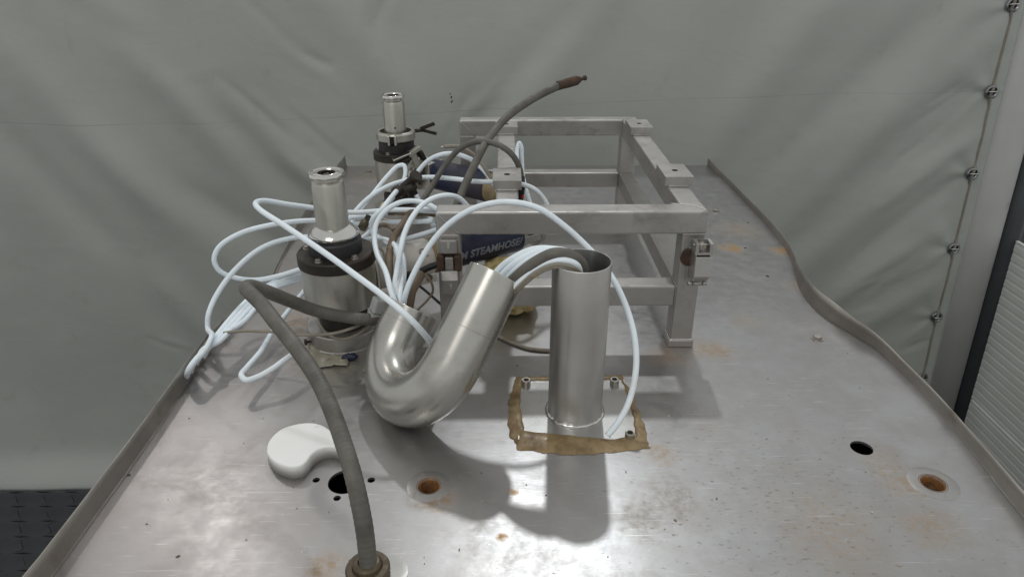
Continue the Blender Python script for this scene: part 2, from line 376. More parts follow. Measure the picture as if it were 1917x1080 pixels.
bm = NB(); sweep(bm, [V(-3.7, TY+.02, .95), V(2.3, TY+.02, .95)], .024, 16); obj('top_rail', bm, M['post'], tarp)
for i, e in enumerate(EYES):
    bm = NB()
    lathe(bm, e+V(0, .004, 0), [(.0175, 0), (.019, .004), (.0245, .008), (.031, .005), (.0325, 0)], (0, -1, 0), 28)
    ey = obj('eyelet', bm, M['eyelet'], tarp)
    bm = NB(); lathe(bm, e+V(0, .0035, 0), [(.0001, 0), (.018, 0)], (0, -1, 0), 20); obj('eyelet_opening', bm, M['dark'], ey)
    bm = NB(); sweep(bm, catmull([e+V(-.021, 0, .002), e+V(-.016, -.014, .004), e+V(.016, -.014, .005), e+V(.021, 0, .004)], 5), .0032, 8); obj('staple', bm, M['polish'], ey)
bm = NB()
pts = [e0+V(-.03, 0, .2)]
for i, e in enumerate(EYES):
    pts += [e+V(.002, .001, .014), e+V(-.002, .001, -.014)]
    if i < len(EYES)-1:
        for t in (.15, .3, .45, .6, .75, .88):
            q = e.lerp(EYES[i+1], t)+V(.007, 0, 0); pts.append(V(q.x, tarp_y(q.x, q.z)-.001, q.z))
pts.append(V(e1.x+.04, tarp_y(e1.x+.04, e1.z-.3), e1.z-.3))
sweep(bm, catmull(pts, 3), .0075, 8); obj('lacing_cord', bm, M['tan'], tarp)
bm = NB()   # dark pin marks left on the sheet
for (px, py, w, h) in ((845, 182, .006, .009), (846, 190, .005, .014), (843, 176, .004, .006)):
    p = Py(px, py, TY); y = tarp_y(p.x, p.z)-.0035
    box(bm, (p.x, y, p.z), (w, .002, h), .0006, 1, Matrix.Rotation(.3, 3, 'Y'))
obj('tar_spot', bm, M['dark'], tarp)
def lean_prism(bm, prof, z0, z1):
    """horizontal outline [(x offset, y)] carried up along the leaning curtain edge"""
    A = [bm.verts.new((edge_x(z0)+x, y, z0)) for x, y in prof]; B = [bm.verts.new((edge_x(z1)+x, y, z1)) for x, y in prof]; n = len(prof)
    for i in range(n):
        f = bm.faces.new((A[i], A[(i+1) % n], B[(i+1) % n], B[i])); f.smooth = True
    bm.faces.new(B); bm.faces.new(A[::-1])
arc = [(.105+.098*math.sin(a), TY+.03-.055*math.cos(a)) for a in [R_(-90+12*i) for i in range(16)]]
bm = NB(); lean_prism(bm, arc+[(.203, TY+.12), (.007, TY+.12)], FZ, 1.0)
tag(obj('support_post', bm, M['post']), 'smooth grey round fronted post beside the laced tarpaulin edge', 'post')
bm = NB(); lean_prism(bm, [(.206, TY+.0), (.262, TY-.02), (.30, TY+.0), (.30, TY+.14), (.206, TY+.14)], FZ, 1.0)  # dark strip standing in the gap between grey post and panel wall
tag(obj('corner_strip', bm, M['darkstrip']), 'narrow dark strip in the gap between grey post and white ribbed wall', 'post')
WX = edge_x(-.6)+.262
wall = thing('panel_wall', 'white horizontally ribbed panel wall at the right edge', 'wall', (WX, 2.4, FZ))
zj = Py(1826, 750, TY-.05).z
for (za, zb) in ((zj-1.0, zj-.003), (zj+.003, zj+1.0), (FZ, zj-1.006)):
    bm = NB(); prof = [(0, za), (-.012, za+.003)] ; z = za+.02
    while z < zb-.025:
        prof += [(-.012, z), (-.0102, z+.004), (-.0102, z+.014), (-.012, z+.018)]; z += .05
    prof += [(-.012, zb-.003), (0, zb)]
    lean = lambda z_: edge_x(z_)-edge_x(-.6)
    A = [bm.verts.new((WX+x+lean(z_), TY-.03, z_)) for x, z_ in prof]; B = [bm.verts.new((WX+x+lean(z_), -.8, z_)) for x, z_ in prof]
    for i in range(len(prof)-1): bm.faces.new((A[i], B[i], B[i+1], A[i+1]))
    bm.faces.new(A[::-1]); bm.faces.new(B)
    bmesh.ops.recalc_face_normals(bm, faces=bm.faces[:])
    obj('wall_panel', bm, M['panel'], wall)
# ------------------------------------------------------------------ machine with its top plate
PO = V(.07, 1.1, 0)
M['plate'] = plate_material()
machine = thing('machine', 'large machine with a worn flat stainless steel top and wavy bent up edges', 'machine', (.07, 1.1, FZ))
Lpx = [(96, 1080), (175, 972), (250, 868), (315, 775), (376, 685), (412, 640), (468, 586), (496, 563), (511, 535), (522, 505), (540, 468), (562, 434), (586, 398), (620, 350), (649, 311)]
Lt_px = [(63, 1080), (150, 966), (241, 849), (300, 765), (354, 692), (404, 632), (460, 575), (489, 551), (503, 527), (515, 498), (534, 464), (557, 424), (582, 388), (618, 337), (650, 296)]
Lt_z = [.042]*5+[.040, .036, .022, .012, .010, .014, .03, .036, .04, .042]
Lb = [(-.70, -.6), (-.70, .2)]+[(Pz(a, b).x, Pz(a, b).y) for a, b in Lpx]
Rpx = [(1917, 969), (1818, 843), (1744, 754), (1685, 695), (1626, 643), (1552, 602), (1515, 569), (1496, 539), (1478, 480), (1452, 443), (1374, 358), (1324, 310)]
Rb = [(.83, -.6), (.828, .4)]+[(Pz(a, b).x, Pz(a, b).y) for a, b in Rpx]
Rt_px = [(1917, 930), (1811, 808), (1750, 738), (1676, 664), (1600, 596), (1556, 562), (1522, 533), (1480, 474), (1456, 430), (1381, 357), (1322, 295)]
def smooth2(L): return [(p.x, p.y) for p in catmull([V(a, b, 0) for a, b in L], 6)]
Lb, Rb = smooth2(Lb), smooth2(Rb)
HOLES = []
def hole(px, py, r): p = Pz(px, py); HOLES.append((p.x, p.y, r)); return p
hole(647, 901, .0295); hole(592, 898, .0062); hole(695, 898, .0066); hole(631, 932, .0062)
hole(1613, 838, .0195); hole(1437, 517, .0048); hole(1395, 464, .0042); hole(1401, 417, .0036); hole(241, 889, .003)
SOCK = [(Pz(803, 909), .0188), (Pz(1747, 904), .0200)]
for p, r in SOCK: HOLES.append((p.x, p.y, r))
bm = NB(); holed(bm, [(x, y) for x, y in Lb]+[(x, y) for x, y in Rb[::-1]], HOLES, -.005, 0, 32)
top = obj('top_plate', bm, M['plate'], None, org=PO); top.parent = machine; top.location = PO-Vector(machine['_o'])
def rim(base, toppts, name):
    bm = NB(); n = len(base); A = [V(x, y, -.004) for x, y in base]; B = toppts; rows = [A]
    for t in (.12, .35, .65, 1): rows.append([a.lerp(b, t)+V(0, 0, .004*(t == .12)) for a, b in zip(A, B)])
    g = [[bm.verts.new(p) for p in r] for r in rows]
    for j in range(len(g)-1):
        for i in range(n-1):
            f = bm.faces.new((g[j][i], g[j][i+1], g[j+1][i+1], g[j+1][i])); f.smooth = True
    o = obj(name, bm, M['rim'], machine); m = o.modifiers.new('thickness', 'SOLIDIFY'); m.thickness = .0018; m.offset = 0; return o
M['rim'] = grimy('rim_steel', (.25, .228, .205), (.36, .335, .305), .75, .36, .5, 5, BR, .58, .82, 7, None, .15, 90)
def at_y(P, y):
    for a, b in zip(P, P[1:]):
        if min(a.y, b.y) <= y <= max(a.y, b.y): return a.lerp(b, (y-a.y)/((b.y-a.y) or 1))
    return P[-1] if y > P[-1].y else P[0]
lp = catmull([V(-.715, -.6, .042), V(-.715, .2, .042)]+[Pz(a, b, z) for (a, b), z in zip(Lt_px, Lt_z)], 8)
lt = []
for x, y in Lb:
    p = at_y(lp, y); lt.append(V(min(p.x, x-.004), y, p.z+.002*noise.noise(V(0, y*10, 5))))
rim(Lb, lt, 'side_rim')
tp = catmull([V(.845, -.6, .036), V(.84, .4, .036)]+[Pz(a, b, z) for (a, b), z in zip(Rt_px, (.036, .028, .026, .028, .038, .042, .040, .026, .028, .022, .030))], 8)
def at_y(P, y):
    for a, b in zip(P, P[1:]):
        if min(a.y, b.y) <= y <= max(a.y, b.y): return a.lerp(b, (y-a.y)/((b.y-a.y) or 1))
    return P[-1] if y > P[-1].y else P[0]
rt_ = []
for x, y in Rb:
    p = at_y(tp, y); k = math.exp(-((y-1.55)/.14)**2)
    rt_.append(V(max(p.x, x+.001), y, p.z+.0015*noise.noise(V(2, y*14, 5))))
rim(Rb, rt_, 'side_rim')
# housing below the plate
for (c, s) in (((-.60, 1.1, FZ/2-.01), (.02, 3.3, -FZ-.03)), ((.74, 1.1, FZ/2-.01), (.02, 3.3, -FZ-.03)), ((.07, 2.74, FZ/2-.01), (1.31, .02, -FZ-.03)), ((.07, -.54, FZ/2-.01), (1.31, .02, -FZ-.03))):
    bm = NB(); box(bm, c, s, 0); obj('side_panel', bm, M['frame'], machine)
bm = NB(); box(bm, (.07, 1.1, -.32), (1.30, 3.24, .01), 0); obj('dark_backing', bm, M['dark'], machine)  # near-black sheet added under the plate so the holes show dark
M['boss'] = grimy('boss_steel', (.37, .36, .35), (.43, .425, .415), .84, .31, .40, 14, (.27, .2, .12), .52, .75, 26)
for p, r in SOCK:                    # threaded bosses welded into the plate
    bm = NB(); prof = [(r*2.0, .0001), (r*1.96, .0004), (r*1.12, .0005), (r*.985, -.002)]; h = -.004
    for i in range(9): prof += [(r*.97, h), (r*.86, h-.0018), (r*.97, h-.0036)]; h -= .0036
    lathe(bm, p, prof, seg=40); so = obj('threaded_boss', bm, M['boss'], machine)
    bm = NB(); prof = [(r*1.10, .0009), (r*.98, -.0025)]; h = -.0035
    for i in range(9): prof += [(r*.955, h), (r*.84, h-.0018), (r*.955, h-.0036)]; h -= .0036
    lathe(bm, p, prof+[(.0001, h)], seg=40, sharp=False); obj('rusty_thread', bm, M['orange'], so)
def hexbolt(p, r, h, parent, name='bolt', washer=True):
    bm = NB()
    if washer: lathe(bm, p, [(.0001, .0015), (r*1.35, .0015), (r*1.4, 0)], seg=20)
    prism(bm, [(p.x+r*math.cos(math.pi/3*i+.3), p.y+r*math.sin(math.pi/3*i+.3)) for i in range(6)], p.z+.0016, p.z+h, r*.12)
    return obj(name, bm, M['screw'], parent)
for (px, py) in ((1340, 396), (1530, 634), (690, 323)): hexbolt(Pz(px, py), .0105, .009, machine)
# loose flakes and swarf lying on the plate
bm = NB()
for i in range(60):
    px = random.uniform(250, 1800); py = random.uniform(620, 1075) if i < 110 else random.uniform(420, 700)
    p = Pz(px, py)
    if not (-.62 < p.x < .78) or abs(p.x-.12) < .14 and abs(p.y-1.1) < .14: continue
    r = random.choice((.0008, .001, .0013, .0018)); a0 = random.uniform(0, 6.28); el = random.uniform(1, 2.6); ca, sa = math.cos(a0), math.sin(a0)
    vs = []
    for k in range(5):
        a = k*1.2566; u = r*el*math.cos(a)*random.uniform(.6, 1.1); w = r*math.sin(a)*random.uniform(.6, 1.1)
        vs.append((p.x+u*ca-w*sa, p.y+u*sa+w*ca))
    prism(bm, vs, .0004, .0004+r*random.uniform(.3, .6))
flakes = tag(obj('swarf', bm, grimy('swarf_bits', (.14, .12, .09), (.26, .22, .16), 0, .7, .9, 300, (.6, .57, .5), .55, .6, 40), org=(.1, 1, 0)), 'tiny dark and pale flakes scattered over the steel top', 'debris', kind='stuff')
# ------------------------------------------------------------------ square tube frame
fr = thing('steel_frame', 'open welded frame of square steel tube standing on the machine top', 'frame', (.12, 1.77, 0))
FX0, FX1, FY0, FY1, FH, T = -.145, .421, 1.33, 2.215, .324, .05
def bar(name, x0, x1, y0, y1, z0, z1, bev=.004, m='frame'):
    bm = NB(); box(bm, ((x0+x1)/2, (y0+y1)/2, (z0+z1)/2), (x1-x0, y1-y0, z1-z0), bev, 3)
    for f in bm.faces: f.smooth = False
    return obj(name, bm, M[m], fr)
bar('top_beam', FX0, FX1, FY0, FY0+T, FH-T, FH); bar('top_beam', FX0, FX1, FY1-T, FY1, FH-T, FH)
bar('top_rail', FX1-T, FX1-.0005, FY0+T-.001, FY1-T+.001, FH-T+.0005, FH-.0008); bar('top_rail', -.021, .029, FY0+T-.001, FY1-T+.001, FH-T+.0005, FH-.0008)
for x in (FX0, FX1-T):
    for y in (FY0, FY1-T):
        bar('leg', x+.0006, x+T-.0006, y+.0006, y+T-.0006, .014, FH-T+.002)
        bar('foot_plate', x-.004, x+T+.003, y-.004, y+T+.004, 0, .018, .0025)
        bm = NB(); c = V(x+T/2, y+T/2, .0185); q = T/2+.001
        pts = []
        for (ax, ay, bx, by) in ((-1, -1, 1, -1), (1, -1, 1, 1), (1, 1, -1, 1), (-1, 1, -1, -1)):
            for k in range(8): t = k/8; pts.append(c+V((ax+(bx-ax)*t)*q, (ay+(by-ay)*t)*q, .0008*math.sin(k*2.6+x*9)))
        sweep(bm, pts, .0022, 6, closed=True); obj('weld_bead', bm, M['polish'], fr)
bar('lower_beam', FX0+T-.001, FX1-T+.001, FY0+.0015, FY0+T-.0015, .103, .152); bar('lower_beam', FX0+T-.001, FX1-T+.001, FY1-T+.0015, FY1-.0015, .103, .152)
bar('lower_rail', FX1-T+.0012, FX1-.0012, FY0+T-.001, FY1-T+.001, .103, .152)
def bead(pts, r=.0016):
    bm = NB(); sweep(bm, [p+V(0, 0, 0) for p in catmull(pts, 6)], r, 6); return obj('weld_bead', bm, M['frame'], fr)
bead([V(FX0+.002, FY0, FH-.003), V(FX0+T/2, FY0-.0002, FH-T/2), V(FX0+T-.001, FY0, FH-T+.001)], .0018)
bead([V(FX0+.002, FY1-T, FH-.003), V(FX0+T/2, FY1-T-.0002, FH-T/2), V(FX0+T-.001, FY1-T, FH-T+.001)], .0018)
bead([V(FX1-.002, FY0+.003, FH), V(FX1-T*.5, FY0+T*.7, FH+.0002), V(FX1-T-.02, FY0+T, FH)], .0018)
bead([V(FX1-T, FY1-T, FH), V(FX1-T*.5, FY1-T*.5, FH+.0002), V(FX1-.002, FY1-.003, FH)], .0018)
bead([V(FX1-T, FY0-.0002, FH-T-.0005), V(FX1-T/2, FY0-.0002, FH-T-.0005), V(FX1-.002, FY0-.0002, FH-T-.0005)], .0018)
bead([V(FX1-T, FY0+.001, .102), V(FX1-T, FY0, .127), V(FX1-T, FY0+.001, .154)], .0014)
bead([V(FX1-T, FY0+.003, .153), V(FX1-T-.0005, FY0+T*.5, .1535), V(FX1-T, FY0+T-.003, .153)], .0016)
bead([V(-.021, 1.815, FH), V(.003, 1.815, FH+.0004), V(.029, 1.815, FH)], .0018)
for (x, y0, y1) in ((.004, 1.475, 1.575), (.004, 1.985, 2.065), (.397, 1.50, 1.605), (.397, 1.975, 2.08)):
    bm = NB(); w = .0325
    holed(bm, [(x-w, y0), (x+w, y0), (x+w, y1), (x-w, y1)], [(x, (y0+y1)/2, .0075)], FH-.0004, FH+.021)
    es = [e for e in bm.edges if e.calc_length() > .01 and len(e.link_faces) >= 1 and abs(e.verts[0].co.z-e.verts[1].co.z) > .01]
    pad = obj('mounting_pad', bm, M['frame'], fr); mb = pad.modifiers.new('edge', 'BEVEL'); mb.width = .0018; mb.segments = 2; mb.limit_method = 'ANGLE'
    bm = NB(); lathe(bm, (x, (y0+y1)/2, FH), [(.0001, .0005), (.0074, .0005), (.0074, .0205)], seg=20, sharp=False); obj('bolt_hole', bm, M['dark'], pad)
    bead([V(x-.024, y0-.001, FH), V(x, y0-.0012, FH+.0006), V(x+.024, y0-.001, FH)], .0022)
# hinged clip on each front leg
def clip(xc, closed):
    yF = FY0
    root_bm = NB(); box(root_bm, (xc, yF-.001, .214), (.042, .003, .10), .001); 
    c = obj('pipe_clip', root_bm, M['frame'], fr)
    bm = NB(); lathe(bm, (xc-.018 if not closed else xc, yF-.003, .222), [(.0001, .001), (.019, .001), (.02, 0)], (0, -1, 0), 20); obj('rust_stain', bm, M['rust'], c)
    if closed:
        for (s, z) in ((-1, .216), (1, .216)):
            bm = NB(); box(bm, (xc+s*.0185, yF-.010, z), (.015, .018, .036), .003); obj('clip_cheek', bm, M['rust'], c)
        bm = NB(); box(bm, (xc, yF-.008, .252), (.034, .012, .03), .002); obj('clip_lug', bm, M['frame'], c)
        bm = NB(); box(bm, (xc, yF-.0145, .256), (.007, .002, .013), .0006); obj('slot_tab', bm, M['polish'], c)
        bm = NB(); box(bm, (xc, yF-.012, .213), (.018, .012, .034), .002); obj('clip_strap', bm, M['frame'], c)
        bm = NB(); box(bm, (xc, yF-.022, .190), (.036, .004, .028), .0018, 2, Matrix.Rotation(.35, 3, 'X')); obj('clip_lid', bm, M['polish'], c)
        bm = NB(); box(bm, (xc, yF-.009, .160), (.034, .014, .034), .002); obj('clip_lug', bm, M['frame'], c)
        bm = NB(); box(bm, (xc+.001, yF-.0168, .162), (.006, .002, .012), .0006); obj('slot_tab', bm, M['polish'], c)
    else:
        for s in (-1, 1):
            bm = NB(); box(bm, (xc+s*.0145, yF-.026, .258), (.0075, .03, .022), .0012); obj('clip_lug', bm, M['frame'], c)
        bm = NB(); box(bm, (xc, yF-.026, .246), (.0365, .030, .005), .001); obj('clip_lug', bm, M['frame'], c)
        bm = NB(); sweep(bm, [V(xc-.022, yF-.030, .262), V(xc+.020, yF-.030, .262)], .0032, 10); sweep(bm, [V(xc-.004, yF-.042, .262), V(xc-.004, yF-.016, .263)], .0065, 14); obj('bolt', bm, M['screw'], c)
        bm = NB(); box(bm, (xc+.001, yF-.043, .218), (.034, .003, .044), .001, 2, Matrix.Rotation(-.10, 3, 'X')); obj('clip_lid', bm, M['polish'], c)
        bm = NB(); box(bm, (xc+.001, yF-.033, .186), (.034, .003, .028), .001, 2, Matrix.Rotation(.75, 3, 'X')); obj('clip_lid', bm, M['frame'], c)
        bm = NB(); box(bm, (xc-.015, yF-.022, .213), (.003, .036, .058), .001); obj('clip_cheek', bm, M['frame'], c)
        bm = NB(); box(bm, (xc+.0165, yF-.020, .213), (.003, .030, .05), .001); obj('clip_cheek', bm, M['frame'], c)
        for (a, b) in ((-.021, -.012), (-.0105, .009), (.0105, .019)):
            bm = NB(); sweep(bm, [V(xc+a, yF-.022, .170), V(xc+b, yF-.022, .170)], .0048, 14); obj('hinge_barrel', bm, M['frame'], c)
clip(-.119, True); clip(.409, False)
# ------------------------------------------------------------------ upright pipe on its base plate
PC = V(.133, 1.085, 0); PR = .052
up_ = thing('upright_pipe', 'open upright stainless pipe welded to a square base plate', 'pipe', PC)
bl, br_, fr_, fl = Pz(973, 713), Pz(1168, 713), Pz(1196, 826), Pz(970, 826)
quad = [(fl.x, fl.y), (fr_.x, fr_.y), (br_.x, br_.y), (bl.x, bl.y)]
BOLT = [Pz(985, 718, .008), Pz(1150, 717, .008), Pz(1179, 817, .008)]
bm = NB(); holed(bm, quad, [(PC.x, PC.y, PR-.003)], 0.0006, .005); base = obj('base_plate', bm, grimy('flat_plate_steel', (.46, .45, .435), (.53, .525, .51), .88, .26, .34, 8, (.25, .2, .14), .6, .85, 14), up_)
bm = NB(); lathe(bm, PC, [(PR, .003), (PR, .323), (PR-.0004, .3245), (PR-.0016, .325), (PR-.0022, .3245), (PR-.0022, .003)], seg=72); obj('pipe', bm, M['pipe'], up_)
bm = NB(); sweep(bm, [PC+V((PR+.0015)*math.cos(a), (PR+.0015)*math.sin(a), .0065+.0006*math.sin(a*17)) for a in [2*math.pi*i/72 for i in range(72)]], .0042, 8, closed=True); obj('weld_bead', bm, M['polish'], up_)
for b in BOLT:
    b = V(b.x, b.y, .005); bm = NB()
    lathe(bm, b, [(.0092, 0), (.0092, .012), (.0085, .013), (.0056, .013), (.0053, .007), (.0001, .007)], seg=24); o = obj('cap_screw', bm, M['screw'], up_)
    bm = NB(); prism(bm, [(b.x+.0053*math.cos(math.pi/3*i), b.y+.0053*math.sin(math.pi/3*i)) for i in range(6)], b.z+.0071, b.z+.0092); obj('hex_socket', bm, M['dark'], o)
# sealant smeared round the base plate: a ragged raised band
bm = NB()
def resample(L, n):
    L = L+[L[0]]; d = [0]
    for a, b in zip(L, L[1:]): d.append(d[-1]+(b-a).length)
    out = []; k = 0
    for i in range(n):
        t = d[-1]*i/n
        while d[k+1] < t: k += 1
        out.append(L[k].lerp(L[k+1], (t-d[k])/max(1e-9, d[k+1]-d[k])))
    return out
def survey_band(corners, n=34):
    out = []
    for side in corners: out += resample_open([Pz(a, b, .0006) for a, b in side], n)
    return out
def resample_open(L, n):
    d = [0]
    for a, b in zip(L, L[1:]): d.append(d[-1]+(b-a).length)
    out = []; k = 0
    for i in range(n):
        t = d[-1]*i/n
        while k < len(L)-2 and d[k+1] < t: k += 1
        out.append(L[k].lerp(L[k+1], (t-d[k])/max(1e-9, d[k+1]-d[k])))
    return out
outer = survey_band([[(966, 705), (1060, 704), (1163, 702)], [(1163, 702), (1186, 745), (1207, 795), (1215, 838)], [(1215, 838), (1150, 847), (1063, 852), (969, 841)], [(969, 841), (950, 803), (954, 742), (966, 705)]])
inner = survey_band([[(978, 717), (1060, 716), (1163, 714)], [(1163, 714), (1176, 750), (1186, 790), (1189, 819)], [(1189, 819), (1144, 826), (1034, 815), (982, 810)], [(982, 810), (974, 765), (975, 740), (978, 717)]])
for i, p in enumerate(outer):
    side = i//34; q = p-PC; q.z = 0; a = (.0055, .0045, .006, .0055)[side]
    outer[i] = p+q.normalized()*(a*noise.noise(V(i*.33, 2, 1))+a*.7*noise.noise(V(i*.9, 7, 1)))
for i, p in enumerate(inner): inner[i] = V(p.x, p.y, .0052)+V(noise.noise(V(i*.3, 1, 9)), noise.noise(V(i*.3, 5, 9)), 0)*.003
N_ = len(outer); rows = []
for t, h in ((0, 0), (.03, .0010), (.25, .0022), (.55, .0038), (.8, .0052), (1, .0)):
    rows.append([bm.verts.new(o.lerp(i, t)+V(0, 0, h*(1+.45*noise.noise(V(kk*.35, t*4, 1))+.25*noise.noise(V(kk*1.1, t*9, 6))))) for kk, (o, i) in enumerate(zip(outer, inner))])
for A, B in zip(rows, rows[1:]):
    for k in range(N_): f = bm.faces.new((A[k], A[(k+1) % N_], B[(k+1) % N_], B[k])); f.smooth = True
obj('sealant_band', bm, M['sealant'], up_)
# ------------------------------------------------------------------ loose return bend
Am = V(-.0176, 1.1129, .2841); D = V(.4402, .4671, .7668).normalized(); E_ = V(-.5653, .8077, -.1674); E_ = (E_-D*E_.dot(D)).normalized()
RB, SA, SB = .1042, .173, .121
cl = [Am-D*(SA*i/8) for i in range(9)]
cl += [Am-D*SA+E_*RB+(-E_*math.cos(a)-D*math.sin(a))*RB for a in [math.pi*i/28 for i in range(1, 28)]]
cl += [Am+E_*2*RB-D*(SA+(SB-SA)*i/4) for i in range(5)]
bm = NB(); sweep(bm, cl, .052, 64, cap=False); sweep(bm, cl, .0498, 64, cap=False)
bm.verts.index_update(); uvl = bm.loops.layers.uv.new('grain')
for f in bm.faces:
    for l in f.loops:
        k = (l.vert.index % (64*len(cl))); l[uvl].uv = (k//64*.03, 0); 
    ks = [(l.vert.index % 64) for l in f.loops]
    for l, k in zip(f.loops, ks): l[uvl].uv = (l[uvl].uv.x, (k if not (max(ks) == 63 and k == 0) else 64)/64)
ub = thing('return_bend', 'loose U shaped stainless pipe bend lying on the machine top full of tubes', 'pipe', (Am.x-.1, Am.y, 0))
o = obj('bend_pipe', bm, M['elbow'], ub)
def ringweld(c, d, r, rr, par, m):
    bm = NB(); x, y, z = frame_of(d); sweep(bm, [c+x*r*math.cos(a)+y*r*math.sin(a) for a in [2*math.pi*i/64 for i in range(64)]], rr, 6, closed=True); return obj('weld_seam', bm, M[m], par)
ringweld(Am-D*.108, D, .0519, .0005, ub, 'frame'); ringweld(Am+E_*2*RB-D*(SB+.03), D, .0519, .0005, ub, 'frame')
for c in (Am, Am+E_*2*RB-D*SB):
    bm = NB(); x, y, z = frame_of(D); ring_ = [c+x*.0509*math.cos(a)+y*.0509*math.sin(a) for a in [2*math.pi*i/64 for i in range(64)]]; sweep(bm, ring_, .0013, 8, closed=True); obj('cut_edge', bm, M['polish'], ub)
Bm = Am+E_*2*RB-D*SB
# ------------------------------------------------------------------ two valves
def valve(c, label, clamp):
    v = thing('sanitary_valve', label, 'valve', c, 'upright sanitary valves on the machine top')
    def L(name, prof, m, par=v, seg=56, axis=(0, 0, 1), org=None, **k):
        bm = NB(); lathe(bm, org if org is not None else c, prof, axis, seg, **k); return obj(name, bm, M[m], par)
    L('base_ring', [(.088, 0), (.088, .010), (.085, .012), (.085, .044), (.083, .0465), (.060, .0465), (.058, .044), (.05, .044)], 'frame')
    L('neck', [(.054, .03), (.054, .075), (.050, .080), (.050, .104)], 'collar')
    b = .080 if not clamp else .073
    L('body', [(.052, .100), (b-.002, .100), (b, .102), (b, .196), (b-.002, .198)], 'valve')
    col = L('collar', [(b+.001, .196), (b+.0035, .197), (b+.0035, .219), (b+.001, .222), (.05, .222)], 'collar')
    for a in (R_(250), R_(318), R_(172), R_(60)):
        p = c+V((b-.014)*math.cos(a), (b-.014)*math.sin(a), .2215); hexbolt(p, .0062, .007, v, 'hex_bolt')
    L('seal_ring', [(.057, .220), (.057, .249), (.0535, .253), (.0535, .262)], 'rubber')
    if not clamp:
        L('ferrule', [(.05, .258), (.0535, .260), (.0545, .262), (.0545, .265), (.052, .269), (.044, .2755), (.039, .279), (.0345, .281)], 'polish')
    else:
        cr = L('clamp_ring', [(.05, .258), (.0605, .258), (.063, .261), (.063, .280), (.060, .284), (.050, .285)], 'valve')
        for s in (-1, 1):
            bm = NB(); box(bm, c+V(-.002+s*.0105, -.0635, .268), (.008, .014, .030), .002); obj('clamp_lug', bm, M['valve'], cr)
        bm = NB(); box(bm, c+V(-.002, -.062, .268), (.012, .006, .022), .001); obj('clamp_hinge', bm, M['dark'], cr)
        w0 = c+V(.058, .03, .276); bm = NB(); sweep(bm, [w0, w0+V(.03, .012, .0)], .006, 10)
        box(bm, w0+V(.042, .005, .014), (.050, .005, .012), .002, 2, Matrix.Rotation(-.35, 3, 'Y')); box(bm, w0+V(.047, .01, -.006), (.048, .005, .011), .002, 2, Matrix.Rotation(.25, 3, 'Y'))
        obj('wing_nut', bm, M['collar'], cr)
        bm = NB(); lathe(bm, c+V(.005, -.0343, .300), [(.0001, .0006), (.003, .0006)], (0, -1, 0), 12); obj('weep_hole', bm, M['dark'], cr)
    L('stem_tube', [(.0345, .262), (.0345, .371), (.0325, .378), (.0275, .382), (.0270, .390)], 'valve')
    L('top_ferrule', [(.0268, .386), (.0345, .3895), (.0370, .3915), (.0370, .396), (.036, .398), (.0320, .398), (.031, .3955), (.0195, .3955), (.0185, .396), (.0185, .372)], 'polish')
    bm = NB(); lathe(bm, c, [(.0184, .384), (.009, .384), (.009, .391), (.007, .393), (.0001, .393)], seg=24); obj('spindle', bm, M['collar'], v)
    return v
VN, VR = V(-.370, 1.375, 0), V(-.353, 2.20, 0)
valve(VN, 'nearer upright valve with flared steel collar and black seal, beside the U bend', False)
valve(VR, 'farther upright valve held by a clamp ring with wing nut, at the back', True)
p = Pz(575, 640, .022); bm = NB(); sweep(bm, [p+V(0, 0, 0), p+V(.03, .012, 0)], .003, 8); lathe(bm, p, [(.0001, .007), (.007, .006), (.007, 0), (.0001, 0)], (-1, -.3, 0), 6)
tag(obj('set_screw', bm, M['collar']), 'small dark set screw sticking out of the nearer valve base', 'screw')
p = Pz(700, 402, .02); bm = NB(); sweep(bm, [p, p+V(.05, .02, 0)], .004, 8); lathe(bm, p, [(.0001, .008), (.009, .007), (.009, 0), (.0001, 0)], (-1, -.3, 0), 6); lathe(bm, p+V(.016, .006, 0), [(.0045, 0), (.009, 0), (.009, .007), (.0045, .007)], (-1, -.3, 0), 6)
tag(obj('set_screw', bm, M['collar']), 'small dark set screw at the foot of the farther valve', 'screw')
# ------------------------------------------------------------------ blue hoses between the valves and the frame
def hose(c0, c1, r, label, front):
    ax = (c1-c0).normalized(); L_ = (c1-c0).length
    h = thing('steam_hose', label, 'hose', V(c0.x, c0.y, 0), 'short blue steam hoses')
    def L(name, prof, m, o_=c0, seg=44): bm = NB(); lathe(bm, o_, prof, ax, seg); return obj(name, bm, M[m], h)
    L('hose_body', [(r*.6, 0), (r*.98, .0005), (r, .003), (r, L_-.003), (r*.98, L_-.0005), (r*.6, L_)], 'navy')
    return h, ax, L_, L
H0, H1 = V(-.160, 1.543, .140), V(.026, 1.666, .140)
h1, ax1, l1, L1 = hose(H0, H1, .045, 'blue steam hose with grey lettering under the front of the frame', True)
L1('brown_sleeve', [(.02, -.035), (.043, -.035), (.0445, -.030), (.0445, 0)], 'beige')
L1('end_fitting', [(.03, l1), (.040, l1), (.040, l1+.014), (.030, l1+.018), (.030, l1+.05), (.044, l1+.054), (.044, l1+.066), (.02, l1+.068)], 'frame')
for dz, dd in ((.020, .003), (-.005, .002)):
    bm = NB(); q = H1+ax1*.045+V(.0, -.032, dz); box(bm, q, (.07, .03, .022), .003, 2, Matrix.Rotation(math.atan2(ax1.y, ax1.x), 3, 'Z')); obj('clamp_block', bm, M['frame'], h1)
